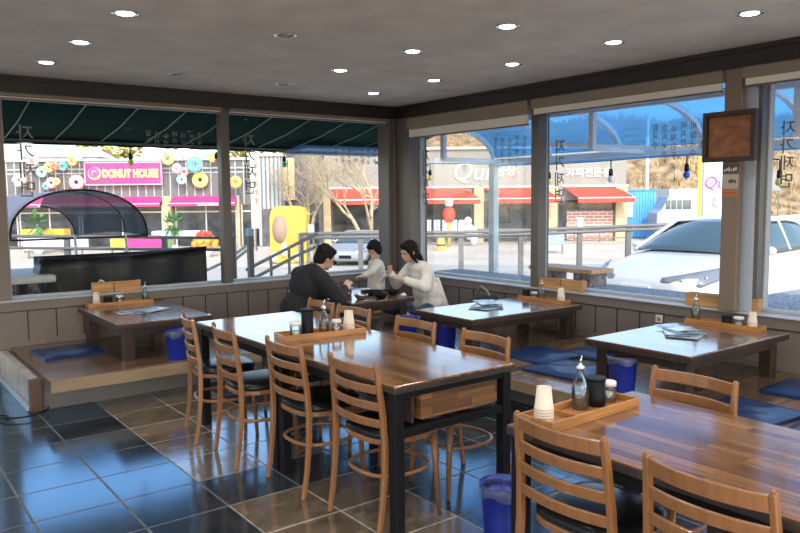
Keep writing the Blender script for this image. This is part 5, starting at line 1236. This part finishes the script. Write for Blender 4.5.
for x in (-w_*.30,w_*.32):
    b=MB(); b.lathe([(.18,-.05),(.33,-.05),(.35,0),(.33,.16),(.0001,.16)],n=20,M=T(x,.02,.34)@Rx(-pi/2)); wh=b.build('wheel',m_tire,t); b=MB(); b.lathe([(.0001,-.06),(.17,-.06),(.18,-.03)],n=16,M=T(x,.02,.34)@Rx(-pi/2)); b.build('hub',m_rim,wh)
sbox('dark_shed','dark grey shed wall behind the van','shed',652,669,191,240,52,mat('shed_grey',(.16,.18,.20),.7),2.5)
sbox('white_panel_fence','white panel fence behind the van','fence',669,698,191.5,240,53,m_wht,.15)
sbox('white_panel_fence','white slatted fence on the bank right of the pillar','fence',755,781,175.5,194.5,50,m_facade2,.15)
t=sthing('utility_pole','thin pale pole standing behind the blue container','pole',646,222,50,z=zg(50)); b=MB(); b.tube([(0,0,0),(0,0,ZZ(120,50)-zg(50))],[.13,.11],n=10); b.build('shaft',mat('pole_cream',(.78,.72,.60),.7),t); b=MB(); b.box(-.5,.5,-.05,.05,ZZ(128,50)-zg(50),ZZ(126,50)-zg(50)); b.build('crossarm',m_gsteel,t)
t=sthing('striped_banner','yellow and green striped vertical banner left of the pillar','banner',700.5,222,31,z=zg(31)); h_=ZZ(150,31)-zg(31); b=MB(); b.box(-.15,.02,-.02,.02,.4,h_); b.build('yellow_strip',m_yel,t); b=MB(); b.box(.021,.16,-.02,.02,.4,h_); b.build('pale_strip',mat('mint',(.55,.75,.55),.6),t)
b=MB()
for k in range(16): z_=.6+k*(h_-.9)/16; b.box(.03,.14,-.03,-.021,z_,z_+.10)
b.build('green_marks',mat('mark_green',(.08,.35,.22),.6),t); b=MB(); b.tube([(0,.05,0),(0,.05,h_+.1)],.03,n=8); b.build('pole',m_gsteel,t)
t=sthing('pylon_sign','tall white pylon sign beside the brown pillar','sign',713,222,28,z=zg(28)); h_=ZZ(163,28)-zg(28); b=MB(); b.box(-.42,.42,-.08,.12,0,h_); b.build('face',mat('pylon_white',(.66,.72,.86),.5),t,bevel=.02)
text_obj('Qui',.62,T(.02,-.06,ZZ(186,28)-zg(28))@MSc,'script',mat('sign_magenta',(.40,.04,.28),.5),t,ext=.004,shear=.2)
text_obj('공\n장',.26,T(-.02,-.06,ZZ(206,28)-zg(28))@MSc,'small_letters',m_darkb,t,ext=.004)
b=MB(); b.box(-.45,.45,-.10,.14,h_,h_+.12); b.build('cap',m_cream,t)
railing('white_guardrail','white tubular guardrail at the foot of the bank, far right',[748,775,800,830,870],[219,217,215,213,211],20,(.02,.30),m_wsteel,r=.04,post=.07)

# ------------------------------------------------------------------ light + look
w=bpy.data.worlds.new('world'); S.world=w; w.use_nodes=True; nt=w.node_tree; bg=nt.nodes['Background']
sk=nt.nodes.new('ShaderNodeTexSky'); sk.sky_type='NISHITA'; sk.sun_disc=False; sk.sun_elevation=radians(34); sk.sun_rotation=radians(200); sk.air_density=1.0; sk.dust_density=1.5; sk.ozone_density=1.5
nt.links.new(sk.outputs[0],bg.inputs[0]); bg.inputs[1].default_value=.40
sl=bpy.data.lights.new('sun','SUN'); sl.energy=2.45; sl.angle=radians(.6); sl.color=(1,.94,.84)
so=bpy.data.objects.new('sun',sl); COL.objects.link(so)
so.rotation_euler=Vector((-.28,-.70,.66)).to_track_quat('Z','Y').to_euler()
S.view_settings.view_transform='Standard'; S.view_settings.look='None'; S.view_settings.exposure=0.30; S.view_settings.gamma=1; S.view_settings.use_curve_mapping=False
S.render.film_transparent=False
cy=S.cycles; cy.use_denoising=True; cy.max_bounces=12; cy.diffuse_bounces=5; cy.glossy_bounces=5; cy.transmission_bounces=10; cy.transparent_max_bounces=16; cy.caustics_reflective=False; cy.caustics_refractive=False; cy.sample_clamp_indirect=6
